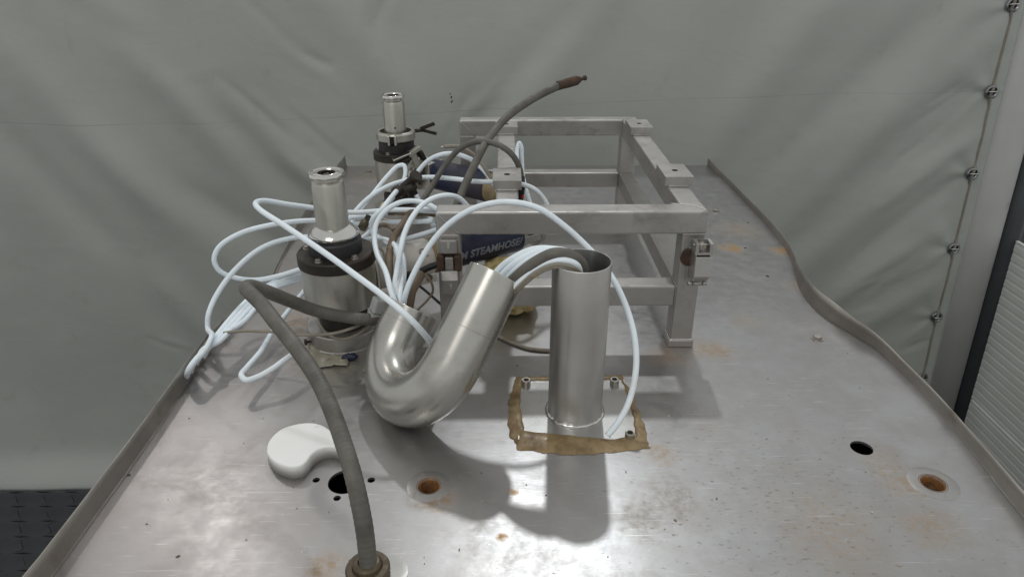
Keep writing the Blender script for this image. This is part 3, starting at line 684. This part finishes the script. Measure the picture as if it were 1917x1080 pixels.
# lettering wrapped on the hose
cu = bpy.data.curves.new('lettering', 'FONT'); cu.body = 'M STEAMHOSE/'; cu.size = .0265; cu.shear = .22; cu.offset = .0009; cu.space_character = 1.02; cu.resolution_u = 3
to = bpy.data.objects.new('lettering', cu); S.collection.objects.link(to)
me = bpy.data.meshes.new_from_object(to.evaluated_get(bpy.context.evaluated_depsgraph_get())); bpy.data.objects.remove(to)
bm = NB(); bm.from_mesh(me); bmesh.ops.subdivide_edges(bm, edges=[e for e in bm.edges if e.calc_length() > .006], cuts=2)
xs = [v.co.x for v in bm.verts]; x0_, x1_ = min(xs), max(xs); side = V(ax1.y, -ax1.x, 0).normalized()
for v in bm.verts:
    s = .030+(v.co.x-x0_)/(x1_-x0_)*(l1-.036); a = R_(-12)+(v.co.y-.0)/.0455
    v.co = H0+ax1*s+(side*math.cos(a)+V(0, 0, 1)*math.sin(a))*.0454
obj('lettering', bm, M['ink'], h1)
G0, G1 = V(-.240, 2.19, .145), V(-.049, 2.075, .135)
h2, ax2, l2, L2 = hose(G0, G1, .048, 'dusty blue steam hose at the back beside the farther valve', False)
L2('end_fitting', [(.03, l2), (.046, l2), (.043, l2+.05), (.03, l2+.055)], 'beige')
L2('end_fitting', [(.02, -.07), (.036, -.07), (.036, -.01), (.043, -.006), (.043, 0), (.03, .001)], 'collar')
bm = NB(); box(bm, G0+V(-.015, -.005, .025), (.07, .075, .04), .003, 2, Matrix.Rotation(math.atan2(ax2.y, ax2.x), 3, 'Z')); obj('clamp_block', bm, M['valve'], h2)
bm = NB(); box(bm, G0+V(-.015, -.005, -.022), (.07, .075, .04), .003, 2, Matrix.Rotation(math.atan2(ax2.y, ax2.x), 3, 'Z')); obj('clamp_block', bm, M['valve'], h2)
wc = Py(786, 325, 2.165); cl_bm = NB(); lathe(cl_bm, wc, [(.036, -.010), (.050, -.010), (.053, -.007), (.053, .007), (.050, .010), (.036, .010)], ax2, 40)
wcl = obj('clamp_ring', cl_bm, M['valve'], h2)
def strut(a, b, w, h, m, name, par):
    bm = NB(); d = b-a; rot = d.to_track_quat('X', 'Z').to_matrix(); box(bm, a.lerp(b, .5), (d.length, w, h), .002, 2, rot); return obj(name, bm, M[m], par)
strut(Py(735, 300, 2.09), Py(768, 286, 2.11), .024, .006, 'polish', 'clamp_lever', wcl)
strut(Py(764, 291, 2.11), Py(786, 276, 2.13), .018, .014, 'valve', 'clamp_lever', wcl)
strut(Py(748, 306, 2.10), Py(770, 296, 2.11), .012, .010, 'collar', 'clamp_hinge', wcl)
strut(Py(772, 288, 2.12), Py(786, 322, 2.13), .016, .020, 'valve', 'clamp_arm', wcl)
strut(Py(762, 318, 2.12), Py(776, 292, 2.12), .010, .010, 'valve', 'clamp_bolt', wcl)
strut(Py(784, 282, 2.13), Py(794, 300, 2.14), .03, .012, 'collar', 'clamp_lug', wcl)
# white dirty coupling between near valve and hose
ct = thing('hose_coupling', 'dirty white round hose coupling with stamped emblem behind the nearer valve', 'coupling', (-.235, 1.49, 0))
ca = H0-ax1*.035
def Lc(name, prof, m): bm = NB(); lathe(bm, ca, prof, -ax1, 40); return obj(name, bm, M[m], ct)
Lc('sleeve', [(.03, .000), (.044, .001), (.047, .006), (.0475, .055), (.0465, .060), (.0465, .135), (.044, .148), (.02, .15)], 'dirtywhite')
emb_c = .030
bm = NB(); sd = V(-ax1.y, ax1.x, 0)*-1
def on_cyl(s, a, r_=.0478): return ca-ax1*s+(sd*math.cos(a)+V(0, 0, 1)*math.sin(a))*r_
for rr in (.0085, .0060):
    sweep(bm, [on_cyl(.03+rr*math.cos(t), R_(42)+rr*math.sin(t)/.047) for t in [2*math.pi*i/20 for i in range(20)]], .0007, 5, closed=True)
for i in range(4): sweep(bm, [on_cyl(.018+.004*i, R_(26)), on_cyl(.018+.004*i+.0025, R_(31))], .0008, 5)
obj('emblem', bm, M['brown'], ct)
bm = NB(); box(bm, ca-ax1*.03+V(.018, -.028, -.038), (.062, .02, .022), .003, 2, Matrix.Rotation(math.atan2(ax1.y, ax1.x), 3, 'Z')); sb = obj('saddle_block', bm, M['dirtywhite'], ct)
for s in (-.018, .016):
    bm = NB(); q = ca-ax1*.03+V(.018, -.039, -.034)+ax1*s; lathe(bm, q, [(.004, 0), (.0085, 0), (.0085, .004), (.004, .004)], (0, -1, .3), 16); obj('screw_hole', bm, M['brown'], sb)
bm = NB(); sweep(bm, catmull([Py(758, 520, 1.44), Py(780, 512, 1.43), Py(805, 500, 1.43), Py(830, 492, 1.44)], 5), .008, 8); obj('strap', bm, M['rubber'], ct)
# yellow foam lump under the hose
bm = NB(); bmesh.ops.create_icosphere(bm, subdivisions=5, radius=1)
for v in bm.verts:
    p = v.co.copy(); k = max(abs(p.x), abs(p.y), abs(p.z)); p = p.lerp(p/k, .62)
    n_ = 1+.10*noise.noise(p*2.2)+.07*noise.noise(p*5+V(3, 1, 0))+.03*noise.noise(p*14)
    v.co = V(.010+p.x*.068*n_, 1.535+p.y*.075*n_, .056+p.z*.056*n_+.006*p.x)
for f in bm.faces: f.smooth = True
tag(obj('foam_lump', bm, M['foam']), 'stained yellow foam lump wedged under the lettered blue hose', 'foam')
# ------------------------------------------------------------------ white plastic block
tpx = [(499, 846), (501, 830), (511, 815), (528, 802), (553, 794), (580, 791), (602, 795), (617, 804), (630, 816), (642, 830), (645, 843), (632, 838), (615, 836), (598, 840), (584, 849), (575, 861), (565, 870), (548, 874), (525, 869), (507, 858)]
pts = [Pz(a, b, .026) for a, b in tpx]
pts = catmull(pts+[pts[0]], 4)[:-1]
bm = NB(); prism(bm, [(p.x, p.y) for p in pts], 0.0005, .027, .0035); bmesh.ops.recalc_face_normals(bm, faces=bm.faces[:])
for f in bm.faces: f.smooth = len(f.verts) < 8
wb = tag(obj('plastic_block', bm, M['white']), 'thick white plastic block shaped like a comma, lying beside the holes', 'block')
wb.modifiers.new('n', 'WEIGHTED_NORMAL')
# ------------------------------------------------------------------ tubes, conduits and cables
def Q(px, py, y, r=.006):
    p = Py(px, py, y)
    if p.z < r and -.62 < p.x < .8: p = Pz(px, py, r)
    return p
TR = .0059
def run(name, label, cat, pts, r, m, group=None, pre=(), post=(), seg=12, n=7, build=None):
    P = [Vector(p) for p in pre]+[Q(*p, r) for p in pts]+[Vector(p) for p in post]
    c = catmull(P, n); bm = NB(); sweep(bm, c, r, seg)
    o = obj(name, bm, M[m], None, org=(P[-1].x, P[-1].y, max(0, min(p.z for p in P)-r)) if False else None)
    tag(o, label, cat, group); return o, c
WT = 'loose white plastic tubes'
def wt(label, pts, r=TR, **k): return run('plastic_tube', label, 'tube', pts, r, 'tube', WT, **k)
inA = lambda u, w: (Am-D*.07+E_*u+D.cross(E_)*w)
inB = lambda u, w: (Bm-D*.06+E_*u+D.cross(E_)*w)
wt('white tube bent sharply in a point left, crossing in front of the nearer valve',
   [(840, 397, 1.50), (740, 393, 1.52), (660, 398, 1.53), (600, 391, 1.51), (540, 383, 1.46), (495, 376, 1.42), (479, 380, 1.385), (487, 393, 1.34), (530, 421, 1.29), (600, 468, 1.22), (660, 511, 1.165), (720, 556, 1.115), (768, 597, 1.085), (803, 636, 1.105), (826, 668, 1.16)])
wt('white tube making the widest round loop left of the nearer valve', 
   [(812, 414, 1.50), (740, 416, 1.54), (660, 420, 1.56), (590, 413, 1.54), (520, 419, 1.51), (450, 437, 1.48), (410, 463, 1.46), (401, 487, 1.45), (411, 507, 1.45), (440, 520, 1.46), (480, 524, 1.47), (520, 517, 1.485), (575, 500, 1.50), (640, 480, 1.52)])
wt('white tube arching out beyond the left edge and dropping to the tube bundle',
   [(650, 452, 1.52), (590, 444, 1.51), (545, 446, 1.50), (490, 464, 1.47), (440, 505, 1.43), (405, 553, 1.39), (390, 590, 1.36), (389, 612, 1.35)], post=[Pz(396, 632, .075), Pz(384, 655, .062), Pz(363, 679, .056), Pz(352, 697, .028), Pz(350, 712, -.02), Pz(348, 740, -.12)])
for i, (dx, dy, lab) in enumerate(((0, 0, 'outermost of the white tubes bundled over the left edge'), (10, 5, 'second outermost white tube in the bundle over the left edge'), (20, 9, 'second innermost white tube in the bundle over the left edge'), (31, 13, 'innermost of the white tubes bundled over the left edge'))):
    e = Pz(*((358, 684), (368, 671), (382, 653), (399, 634))[i], .056)
    run('plastic_tube', lab, 'tube', [(660, 480+i*6, 1.53), (575, 503+dy*1.3, 1.53)], TR, 'tube', WT,
        post=[Pz(515, 527+dy, .095-.003*i), Pz(468+dx*.5, 558+dy, .082), Pz(430+dx*.7, 598+dy*.6, .070), Pz(400+dx*.55, 635+dy*.4, .060)][:4 if i < 3 else 3]+[e, Pz((350, 358, 371, 389)[i], (701, 690, 672, 653)[i], .026), Pz(349+i*5, 714-i*6, -.025), Pz(347, 745, -.12)])
wt('white tube doubled back in a narrow loop lying on the plate',
   [(640, 490, 1.50), (590, 525, 1.48), (560, 556, 1.47), (535, 588, 1.42), (512, 618, 1.33), (488, 658, 1.24), (462, 688, 1.18), (452, 702, 1.15), (460, 711, 1.14), (480, 706, 1.15), (510, 690, 1.17), (536, 671, 1.20), (557, 657, 1.23)])
wt('longest white tube arching over the front beam down to the base plate',
   [(757, 560, 1.22), (785, 492, 1.25), (822, 437, 1.27), (868, 400, 1.27), (915, 382, 1.26), (962, 379, 1.25), (1010, 391, 1.24), (1055, 422, 1.235), (1090, 453, 1.23), (1122, 487, 1.21), (1152, 530, 1.18), (1176, 585, 1.14), (1189, 640, 1.10), (1190, 695, 1.065), (1176, 755, 1.03), (1155, 793, 1.008), (1137, 815, .998)], pre=[inB(.015, -.02)])
wt('white tube rising from the U bend in a tall arch behind the front beam corner',
   [(737, 560, 1.24), (743, 508, 1.28), (750, 467, 1.30), (757, 438, 1.33), (771, 408, 1.36), (793, 382, 1.40), (818, 369, 1.43), (842, 366, 1.45), (862, 373, 1.47), (880, 392, 1.48)], pre=[inB(-.02, .0)])
wt('white tube rising from the U bend in the outer round loop',
   [(733, 548, 1.23), (722, 508, 1.29), (706, 475, 1.35), (701, 445, 1.40), (705, 418, 1.43), (723, 394, 1.45), (750, 379, 1.47), (780, 377, 1.48), (808, 386, 1.47), (835, 405, 1.46)], pre=[inB(-.03, -.01)])
wt('white tube rising from the U bend in the inner round loop',
   [(748, 560, 1.23), (752, 515, 1.30), (741, 470, 1.38), (712, 446, 1.46), (696, 433, 1.49), (697, 412, 1.50), (715, 392, 1.52), (728, 375, 1.56), (742, 358, 1.62)], pre=[inB(-.005, .01)])
wt('white tube from the U bend curling left behind the nearer valve',
   [(742, 555, 1.24), (747, 505, 1.30), (745, 472, 1.35), (730, 452, 1.42), (702, 446, 1.47), (676, 452, 1.50), (650, 462, 1.52)], pre=[inB(-.01, -.015)])
wt('white tube hidden deepest in the bundle standing in the U bend',
   [(750, 556, 1.25), (756, 515, 1.31), (754, 482, 1.36), (742, 452, 1.44), (765, 446, 1.48), (812, 432, 1.50), (850, 420, 1.50)], pre=[inB(.01, .012)])
wt('white tube passing over the brown tee fitting to the mounting pad',
   [(640, 428, 1.62), (660, 402, 1.64), (690, 371, 1.68), (728, 348, 1.71), (768, 336, 1.72), (800, 332, 1.70), (850, 335, 1.64), (890, 340, 1.59), (925, 341, 1.585), (968, 343, 1.585), (998, 353, 1.59), (1017, 371, 1.60), (1030, 395, 1.60)])
wt('yellowed white tube with a pointed bend just left of the brown tee fitting',
   [(655, 420, 1.66), (676, 392, 1.70), (700, 361, 1.75), (728, 327, 1.80), (745, 311, 1.82), (756, 310, 1.82), (759, 322, 1.81), (755, 340, 1.79), (745, 358, 1.76)])
wt('white tube leaving the lower left port of the brown tee fitting',
   [(746, 357, 1.76), (731, 376, 1.73), (717, 394, 1.68), (702, 418, 1.62), (692, 434, 1.58), (676, 447, 1.55), (660, 452, 1.53)])
wt('short white tube hanging from the bottom port of the brown tee fitting',
   [(775, 356, 1.73), (782, 371, 1.70), (795, 391, 1.64), (806, 408, 1.58), (812, 425, 1.52)])
wt('white tube in a high arch over the blue hose at the back',
   [(770, 342, 1.75), (783, 321, 1.76), (803, 300, 1.76), (829, 289, 1.74), (855, 289, 1.72), (882, 299, 1.70), (903, 316, 1.67), (918, 335, 1.64), (935, 362, 1.60)])
wt('white tube lying level from the nearer valve to the frame corner',
   [(655, 408, 1.56), (690, 404, 1.56), (725, 398, 1.55), (765, 396, 1.53), (808, 391, 1.50), (845, 390, 1.48)])
wt('white tube standing in a small loop behind the left top rail',
   [(966, 340, 1.72), (968, 300, 1.74), (968, 280, 1.76), (972, 268, 1.77), (976, 275, 1.77), (977, 295, 1.77), (979, 330, 1.76), (985, 355, 1.74), (994, 385, 1.72)], r=.0055)
# bundle leaving the bend for the upright pipe
bun = [([(935, 503, 1.115), (965, 481, 1.115), (998, 467, 1.115), (1032, 466, 1.11), (1068, 476, 1.105)], TR, 'tube', 'topmost white tube bridging the U bend and the upright pipe', (-.005, .02)),
       ([(944, 510, 1.105), (985, 480, 1.105), (1028, 467, 1.10), (1066, 475, 1.095), (1088, 492, 1.095)], TR, 'tube', 'second white tube bridging the U bend and the upright pipe', (-.01, .005)),
       ([(952, 518, 1.10), (992, 486, 1.09), (1032, 471, 1.085), (1068, 478, 1.085), (1088, 496, 1.09)], TR, 'tube', 'third white tube bridging U bend and upright pipe, touching the thick cable', (.0, -.005)),
       ([(968, 532, 1.075), (1002, 503, 1.072), (1034, 489, 1.068), (1060, 488, 1.066), (1082, 499, 1.07)], TR, 'tube', 'lowest white tube bridging U bend and upright pipe, below the cable', (.0, -.03))]
for pts, r, m, lab, (a, b) in bun:
    wt(lab, pts, r, pre=[inA(a, b)], post=[V(0.130, 1.085, .27), V(0.133, 1.085, .18)])
run('power_cable', 'thick grey cable bridging the U bend and the upright pipe', 'cable', [(962, 525, 1.085), (1000, 494, 1.078), (1038, 476, 1.076), (1068, 480, 1.08), (1088, 495, 1.09)], .0115, 'conduit', pre=[inA(.012, -.02)], post=[V(0.142, 1.095, .26), V(0.142, 1.095, .17)])
for i, lab in enumerate(('upper thin grey wire bridging the U bend and the upright pipe', 'lower thin grey wire bridging the U bend and the upright pipe')):
    run('thin_wire', lab, 'wire', [(971+i*4, 536+i*2, 1.07), (1005, 509+i*4, 1.064), (1038, 496+i*4, 1.058), (1066, 499+i*5, 1.058), (1086, 512+i*4, 1.066)], .0035, 'cable', pre=[inA(.02, -.035)], post=[V(0.126, 1.072, .26), V(0.128, 1.072, .2)])
# conduits
gc = thing('flexible_conduit', 'thick grey flexible conduit rising from the front gland and bending back sharply', 'conduit', (-.208, .706, 0))
pts = [(690, 1066, .708), (685, 1010, .714), (679, 970, .722), (664, 900, .755), (645, 835, .80), (620, 765, .86), (592, 706, .92), (555, 652, .975), (520, 608, 1.02), (490, 570, 1.06), (468, 548, 1.09), (461, 539, 1.108), (470, 536, 1.128), (500, 546, 1.16), (545, 564, 1.205), (590, 581, 1.235), (640, 592, 1.25), (700, 598, 1.26), (740, 590, 1.29)]
c = catmull([Q(*p, .013) for p in pts], 12)
den = []                                        # resample evenly, then cut shallow spiral ribs
for a, b in zip(c, c[1:]):
    k = max(1, int((b-a).length/.0016)); den += [a.lerp(b, i/k) for i in range(k)]
bm = NB(); sweep(bm, den, [.0130+.00022*math.sin(i*1.5) for i in range(len(den))], 18); obj('conduit_hose', bm, M['conduit'], gc)
bp = V(-.201, .705, 0)
bm = NB(); lathe(bm, bp, [(.032, 0), (.032, .012), (.030, .015), (.022, .016), (.022, .016)], seg=40); gl = obj('gland_flange', bm, M['brass'], gc)
bm = NB(); lathe(bm, bp, [(.0215, .0155), (.0205, .022), (.0175, .025), (.013, .026)], seg=40); obj('gland_nut', bm, M['brass'], gl)
bm = NB(); lathe(bm, bp+V(.024, 0, 0), [(.033, 0), (.033, .002), (.025, .0024), (.0001, .0024)], seg=36); obj('washer', bm, M['polish'], gc)
g2 = thing('flexible_conduit', 'grey conduit with rusty end fitting pointing up over the frame', 'conduit', Q(845, 415, 1.5))
P = [Q(*p) for p in ((838, 430, 1.46), (857, 380, 1.50), (882, 322, 1.56), (912, 264, 1.64), (950, 219, 1.72), (1000, 184, 1.78), (1048, 160, 1.82))]
bm = NB(); c = catmull(P, 10); sweep(bm, c, .0098, 14); obj('conduit_hose', bm, M['conduit'], g2)
t0 = P[-1]; dr = (Py(1086, 149, 1.85)-t0); ln = dr.length; dr.normalize()
bm = NB(); lathe(bm, t0-dr*.006, [(.009, 0), (.0118, 0), (.0118, .022), (.0125, .024), (.0125, ln-.006), (.0100, ln), (.005, ln)], dr, 20); fe = obj('rusty_ferrule', bm, M['rust'], g2)
bm = NB(); lathe(bm, t0+dr*(ln-.008), [(.005, 0), (.0075, .002), (.0075, .008), (.0045, .010), (.0045, .018), (.0065, .020), (.0065, .026), (.0001, .027)], dr, 14); obj('rusty_tip', bm, M['rust'], fe)
g3 = thing('black_cable', 'grey brown cable arching behind the front pad of the left top rail', 'cable', Q(775, 402, 1.62))
P = [Q(*p) for p in ((760, 425, 1.55), (778, 395, 1.58), (804, 356, 1.62), (833, 310, 1.66), (856, 283, 1.66), (882, 268, 1.65), (912, 266, 1.63), (940, 275, 1.61), (962, 294, 1.60), (974, 320, 1.60), (976, 345, 1.60))]
bm = NB(); sweep(bm, catmull(P, 9), .0072, 12); obj('cable_sheath', bm, M['conduit'], g3)
bm = NB(); sweep(bm, [P[-1]+V(0, 0, .02), P[-1]+V(0, -.002, -.008), Q(973, 378, 1.60)], [.0085, .0095, .0075], 12); obj('cable_end', bm, M['rubber'], g3)
bm = NB(); q = Q(977, 368, 1.59); lathe(bm, q, [(.0001, .006), (.005, .004), (.005, 0), (.0001, -.001)], (1, -.4, 0), 12); obj('red_pin', bm, M['red'], g3)
g4 = thing('bare_wire_cable', 'thin grey cable with bare wire end hanging free above the blue hose', 'cable', Q(835, 275, 1.68))
P = [Q(*p) for p in ((831, 275, 1.70), (850, 274, 1.70), (868, 278, 1.70), (885, 289, 1.69), (902, 307, 1.67), (918, 333, 1.64), (935, 365, 1.60))]
bm = NB(); sweep(bm, catmull(P, 7), .0050, 10); obj('cable_sheath', bm, M['cable'], g4)
bm = NB(); sweep(bm, [P[0]+V(.002, 0, 0), P[0]+V(-.008, 0, -.0005)], .002, 8); obj('bare_wire', bm, M['polish'], g4)
bh = thing('brown_hose', 'brown stained hose curving up from the U bend between the white tubes', 'hose', Q(733, 540, 1.3))
P = [inB(-.025, .02)]+[Q(*p) for p in ((734, 545, 1.29), (729, 505, 1.33), (730, 470, 1.38), (739, 441, 1.43), (755, 419, 1.47), (768, 400, 1.50), (790, 398, 1.53), (815, 400, 1.56))]
bm = NB(); sweep(bm, catmull(P, 8), .0085, 12); obj('hose_body', bm, M['brown'], bh)
bm = NB(); sweep(bm, catmull([Q(733, 396, 1.53), Q(760, 398, 1.52), Q(792, 400, 1.52)], 5), .0075, 12); lathe(bm, Q(730, 396, 1.53), [(.0001, -.004), (.0095, -.004), (.0095, .010), (.006, .010)], (1, 0, 0), 12); obj('hose_branch', bm, M['brown'], bh)
bm = NB(); sweep(bm, catmull([Q(738, 432, 1.44), Q(730, 424, 1.46), Q(716, 421, 1.48), Q(704, 425, 1.5)], 5), .0055, 10); obj('hose_branch', bm, M['brown'], bh)
# tee fitting and cable tie
tf = thing('tee_fitting', 'dark brown tee push fitting among the white tubes', 'fitting', Q(765, 350, 1.74))
tc_ = Py(765, 345, 1.675); tl = Py(744, 360, 1.69); tr = Py(781, 328, 1.665); tb = Py(774, 366, 1.67)
bm = NB(); sweep(bm, [tl, tl.lerp(tc_, .25), tl.lerp(tc_, .3), tr.lerp(tc_, .3), tr.lerp(tc_, .25), tr], [.0165, .0165, .0115, .0115, .0165, .0165], 14); obj('tee_body', bm, M['collar'], tf)
bm = NB(); sweep(bm, [tc_, tc_.lerp(tb, .55), tc_.lerp(tb, .6), tb], [.018, .018, .013, .013], 14); obj('tee_port', bm, M['collar'], tf)
bm = NB(); sweep(bm, [tl.lerp(tc_, .05), tl+(tl-tc_)*.12], .0172, 14); obj('release_ring', bm, M['rubber'], tf)
bm = NB(); lathe(bm, Py(723, 388, 1.70), [(.0075, -.004), (.0155, -.004), (.0155, .004), (.0075, .004)], (.45, -.3, .8), 20); tag(obj('cable_tie', bm, M['amber']), 'yellowish tie wrapped round two white tubes behind the nearer valve', 'tie')
q0, q1 = Py(690, 405, 1.53), Py(677, 428, 1.50)
bm = NB(); sweep(bm, [q0, q0.lerp(q1, .45), q0.lerp(q1, .46), q1], [.0065, .0065, .0105, .0105], 12); tag(obj('brass_connector', bm, M['brass']), 'small dull brass tube connector just right of the nearer valve stem', 'connector')
# pipe stub in the bend and wires around
bm = NB(); sweep(bm, [Bm-D*.05+E_*.015-D.cross(E_)*0+V(.01, 0, 0), Q(768, 545, 1.25), Q(786, 512, 1.29)], .0125, 16); tag(obj('pipe_stub', bm, M['brown']), 'brown stained pipe stub sticking out of the U bend behind the white tubes', 'pipe')
run('thin_wire', 'thin brown wire looping between the U bend mouth and the left front leg', 'wire', [(755, 512, 1.37), (775, 509, 1.36), (795, 516, 1.35), (808, 530, 1.34), (810, 546, 1.33), (800, 562, 1.31), (782, 580, 1.28), (770, 600, 1.24)], .0026, 'brown')
run('thin_wire', 'thin grey brown wire curling down into the U bend beside the white tubes', 'wire', [(690, 452, 1.47), (716, 470, 1.42), (722, 505, 1.34), (728, 540, 1.27), (745, 566, 1.22)], .0028, 'cable', post=[inB(.02, .02)])
run('thin_rod', 'thin dark rod slanting down to the left front leg of the frame', 'rod', [(768, 522, 1.42), (795, 543, 1.40), (826, 570, 1.38), (850, 590, 1.39)], .0032, 'rubber')
run('thin_wire', 'thin grey wire lying from the left edge past the grey conduit to the valve', 'wire', [(372, 668, 1.27), (390, 637, 1.29), (410, 626, 1.29), (450, 620, 1.28), (510, 621, 1.27), (570, 627, 1.25), (625, 624, 1.25), (665, 612, 1.26), (690, 600, 1.28)], .0034, 'cable')
run('thin_wire', 'thin grey wire looped round the foot of the nearer valve', 'wire', [(595, 596, 1.31), (600, 610, 1.29), (614, 626, 1.275), (640, 635, 1.27), (665, 628, 1.275), (690, 613, 1.29), (705, 600, 1.31)], .0034, 'cable')
run('thin_wire', 'thin grey wire hanging down the right side of the nearer valve to a grey plug', 'wire', [(703, 490, 1.31), (708, 510, 1.305), (711, 535, 1.30), (711, 560, 1.29)], .0026, 'cable')
run('thick_cable', 'dull green grey cable lying on the plate behind the upright pipe', 'cable', [(880, 610, 1.45), (930, 628, 1.42), (955, 640, 1.39), (985, 651, 1.37), (1010, 655, 1.36), (1060, 655, 1.36), (1100, 645, 1.38)], .0042, 'cable')
pl = thing('cable_plug', 'light grey plastic plug wedged between nearer valve and U bend', 'plug', Py(700, 600, 1.27))
a_, b_ = Py(713, 556, 1.275), Py(699, 602, 1.265); ax = (b_-a_).normalized(); rot = ax.to_track_quat('Z', 'Y').to_matrix(); Lp = (b_-a_).length
bm = NB(); box(bm, a_.lerp(b_, .34), (.028, .026, Lp*.56), .004, 2, rot); obj('plug_body', bm, M['greyplastic'], pl)
bm = NB(); box(bm, a_.lerp(b_, .71), (.029, .027, Lp*.15), .002, 2, rot); obj('plug_collar', bm, M['greyplastic'], pl)
bm = NB(); lathe(bm, a_.lerp(b_, .8), [(.0105, 0), (.0105, Lp*.2), (.004, Lp*.22), (.0035, Lp*.3)], ax, 16); obj('plug_gland', bm, grimy('bluish_plastic', (.42, .47, .52), (.38, .42, .47), 0, .4, .5), pl)
# crumpled tape at the valve foot, blue black rag end
bm = NB(); corners = [Pz(575, 660), Pz(640, 684), Pz(610, 690), Pz(568, 672)]; g = []
o0 = Pz(570, 690); ux = Pz(650, 688)-o0; uy = Pz(585, 645)-o0
for j in range(9):
    row = []
    for i in range(11):
        u, v = i/10, j/8; p = o0+ux*u+uy*v; edge = noise.noise(V(u*6, v*6, 2))*.010
        row.append(bm.verts.new((p.x+edge, p.y+edge*.7, .0035+.013*abs(noise.noise(V(u*3.5, v*3.5, 7)))+.020*v*v*(1-u))))
    g.append(row)
for j in range(8):
    for i in range(10):
        f = bm.faces.new((g[j][i], g[j][i+1], g[j+1][i+1], g[j+1][i])); f.smooth = True
tp_ = tag(obj('torn_tape', bm, M['tape']), 'torn yellowed tape film crumpled at the foot of the nearer valve', 'tape'); mt = tp_.modifiers.new('t', 'SOLIDIFY'); mt.thickness = .0008
bm = NB(); bmesh.ops.create_icosphere(bm, subdivisions=3, radius=1); q = Pz(655, 668, .008)
for v in bm.verts: p = v.co; n_ = 1+.5*noise.noise(p*2+V(1, 5, 2)); v.co = V(q.x+p.x*.017*n_, q.y+p.y*.008*n_, q.z+p.z*.008*n_)
for f in bm.faces: f.smooth = True
tag(obj('rubber_scrap', bm, M['navy']), 'small blue black rubber scrap at the front of the nearer valve base', 'scrap')
for o in S.objects:
    if '_o' in o: del o['_o']
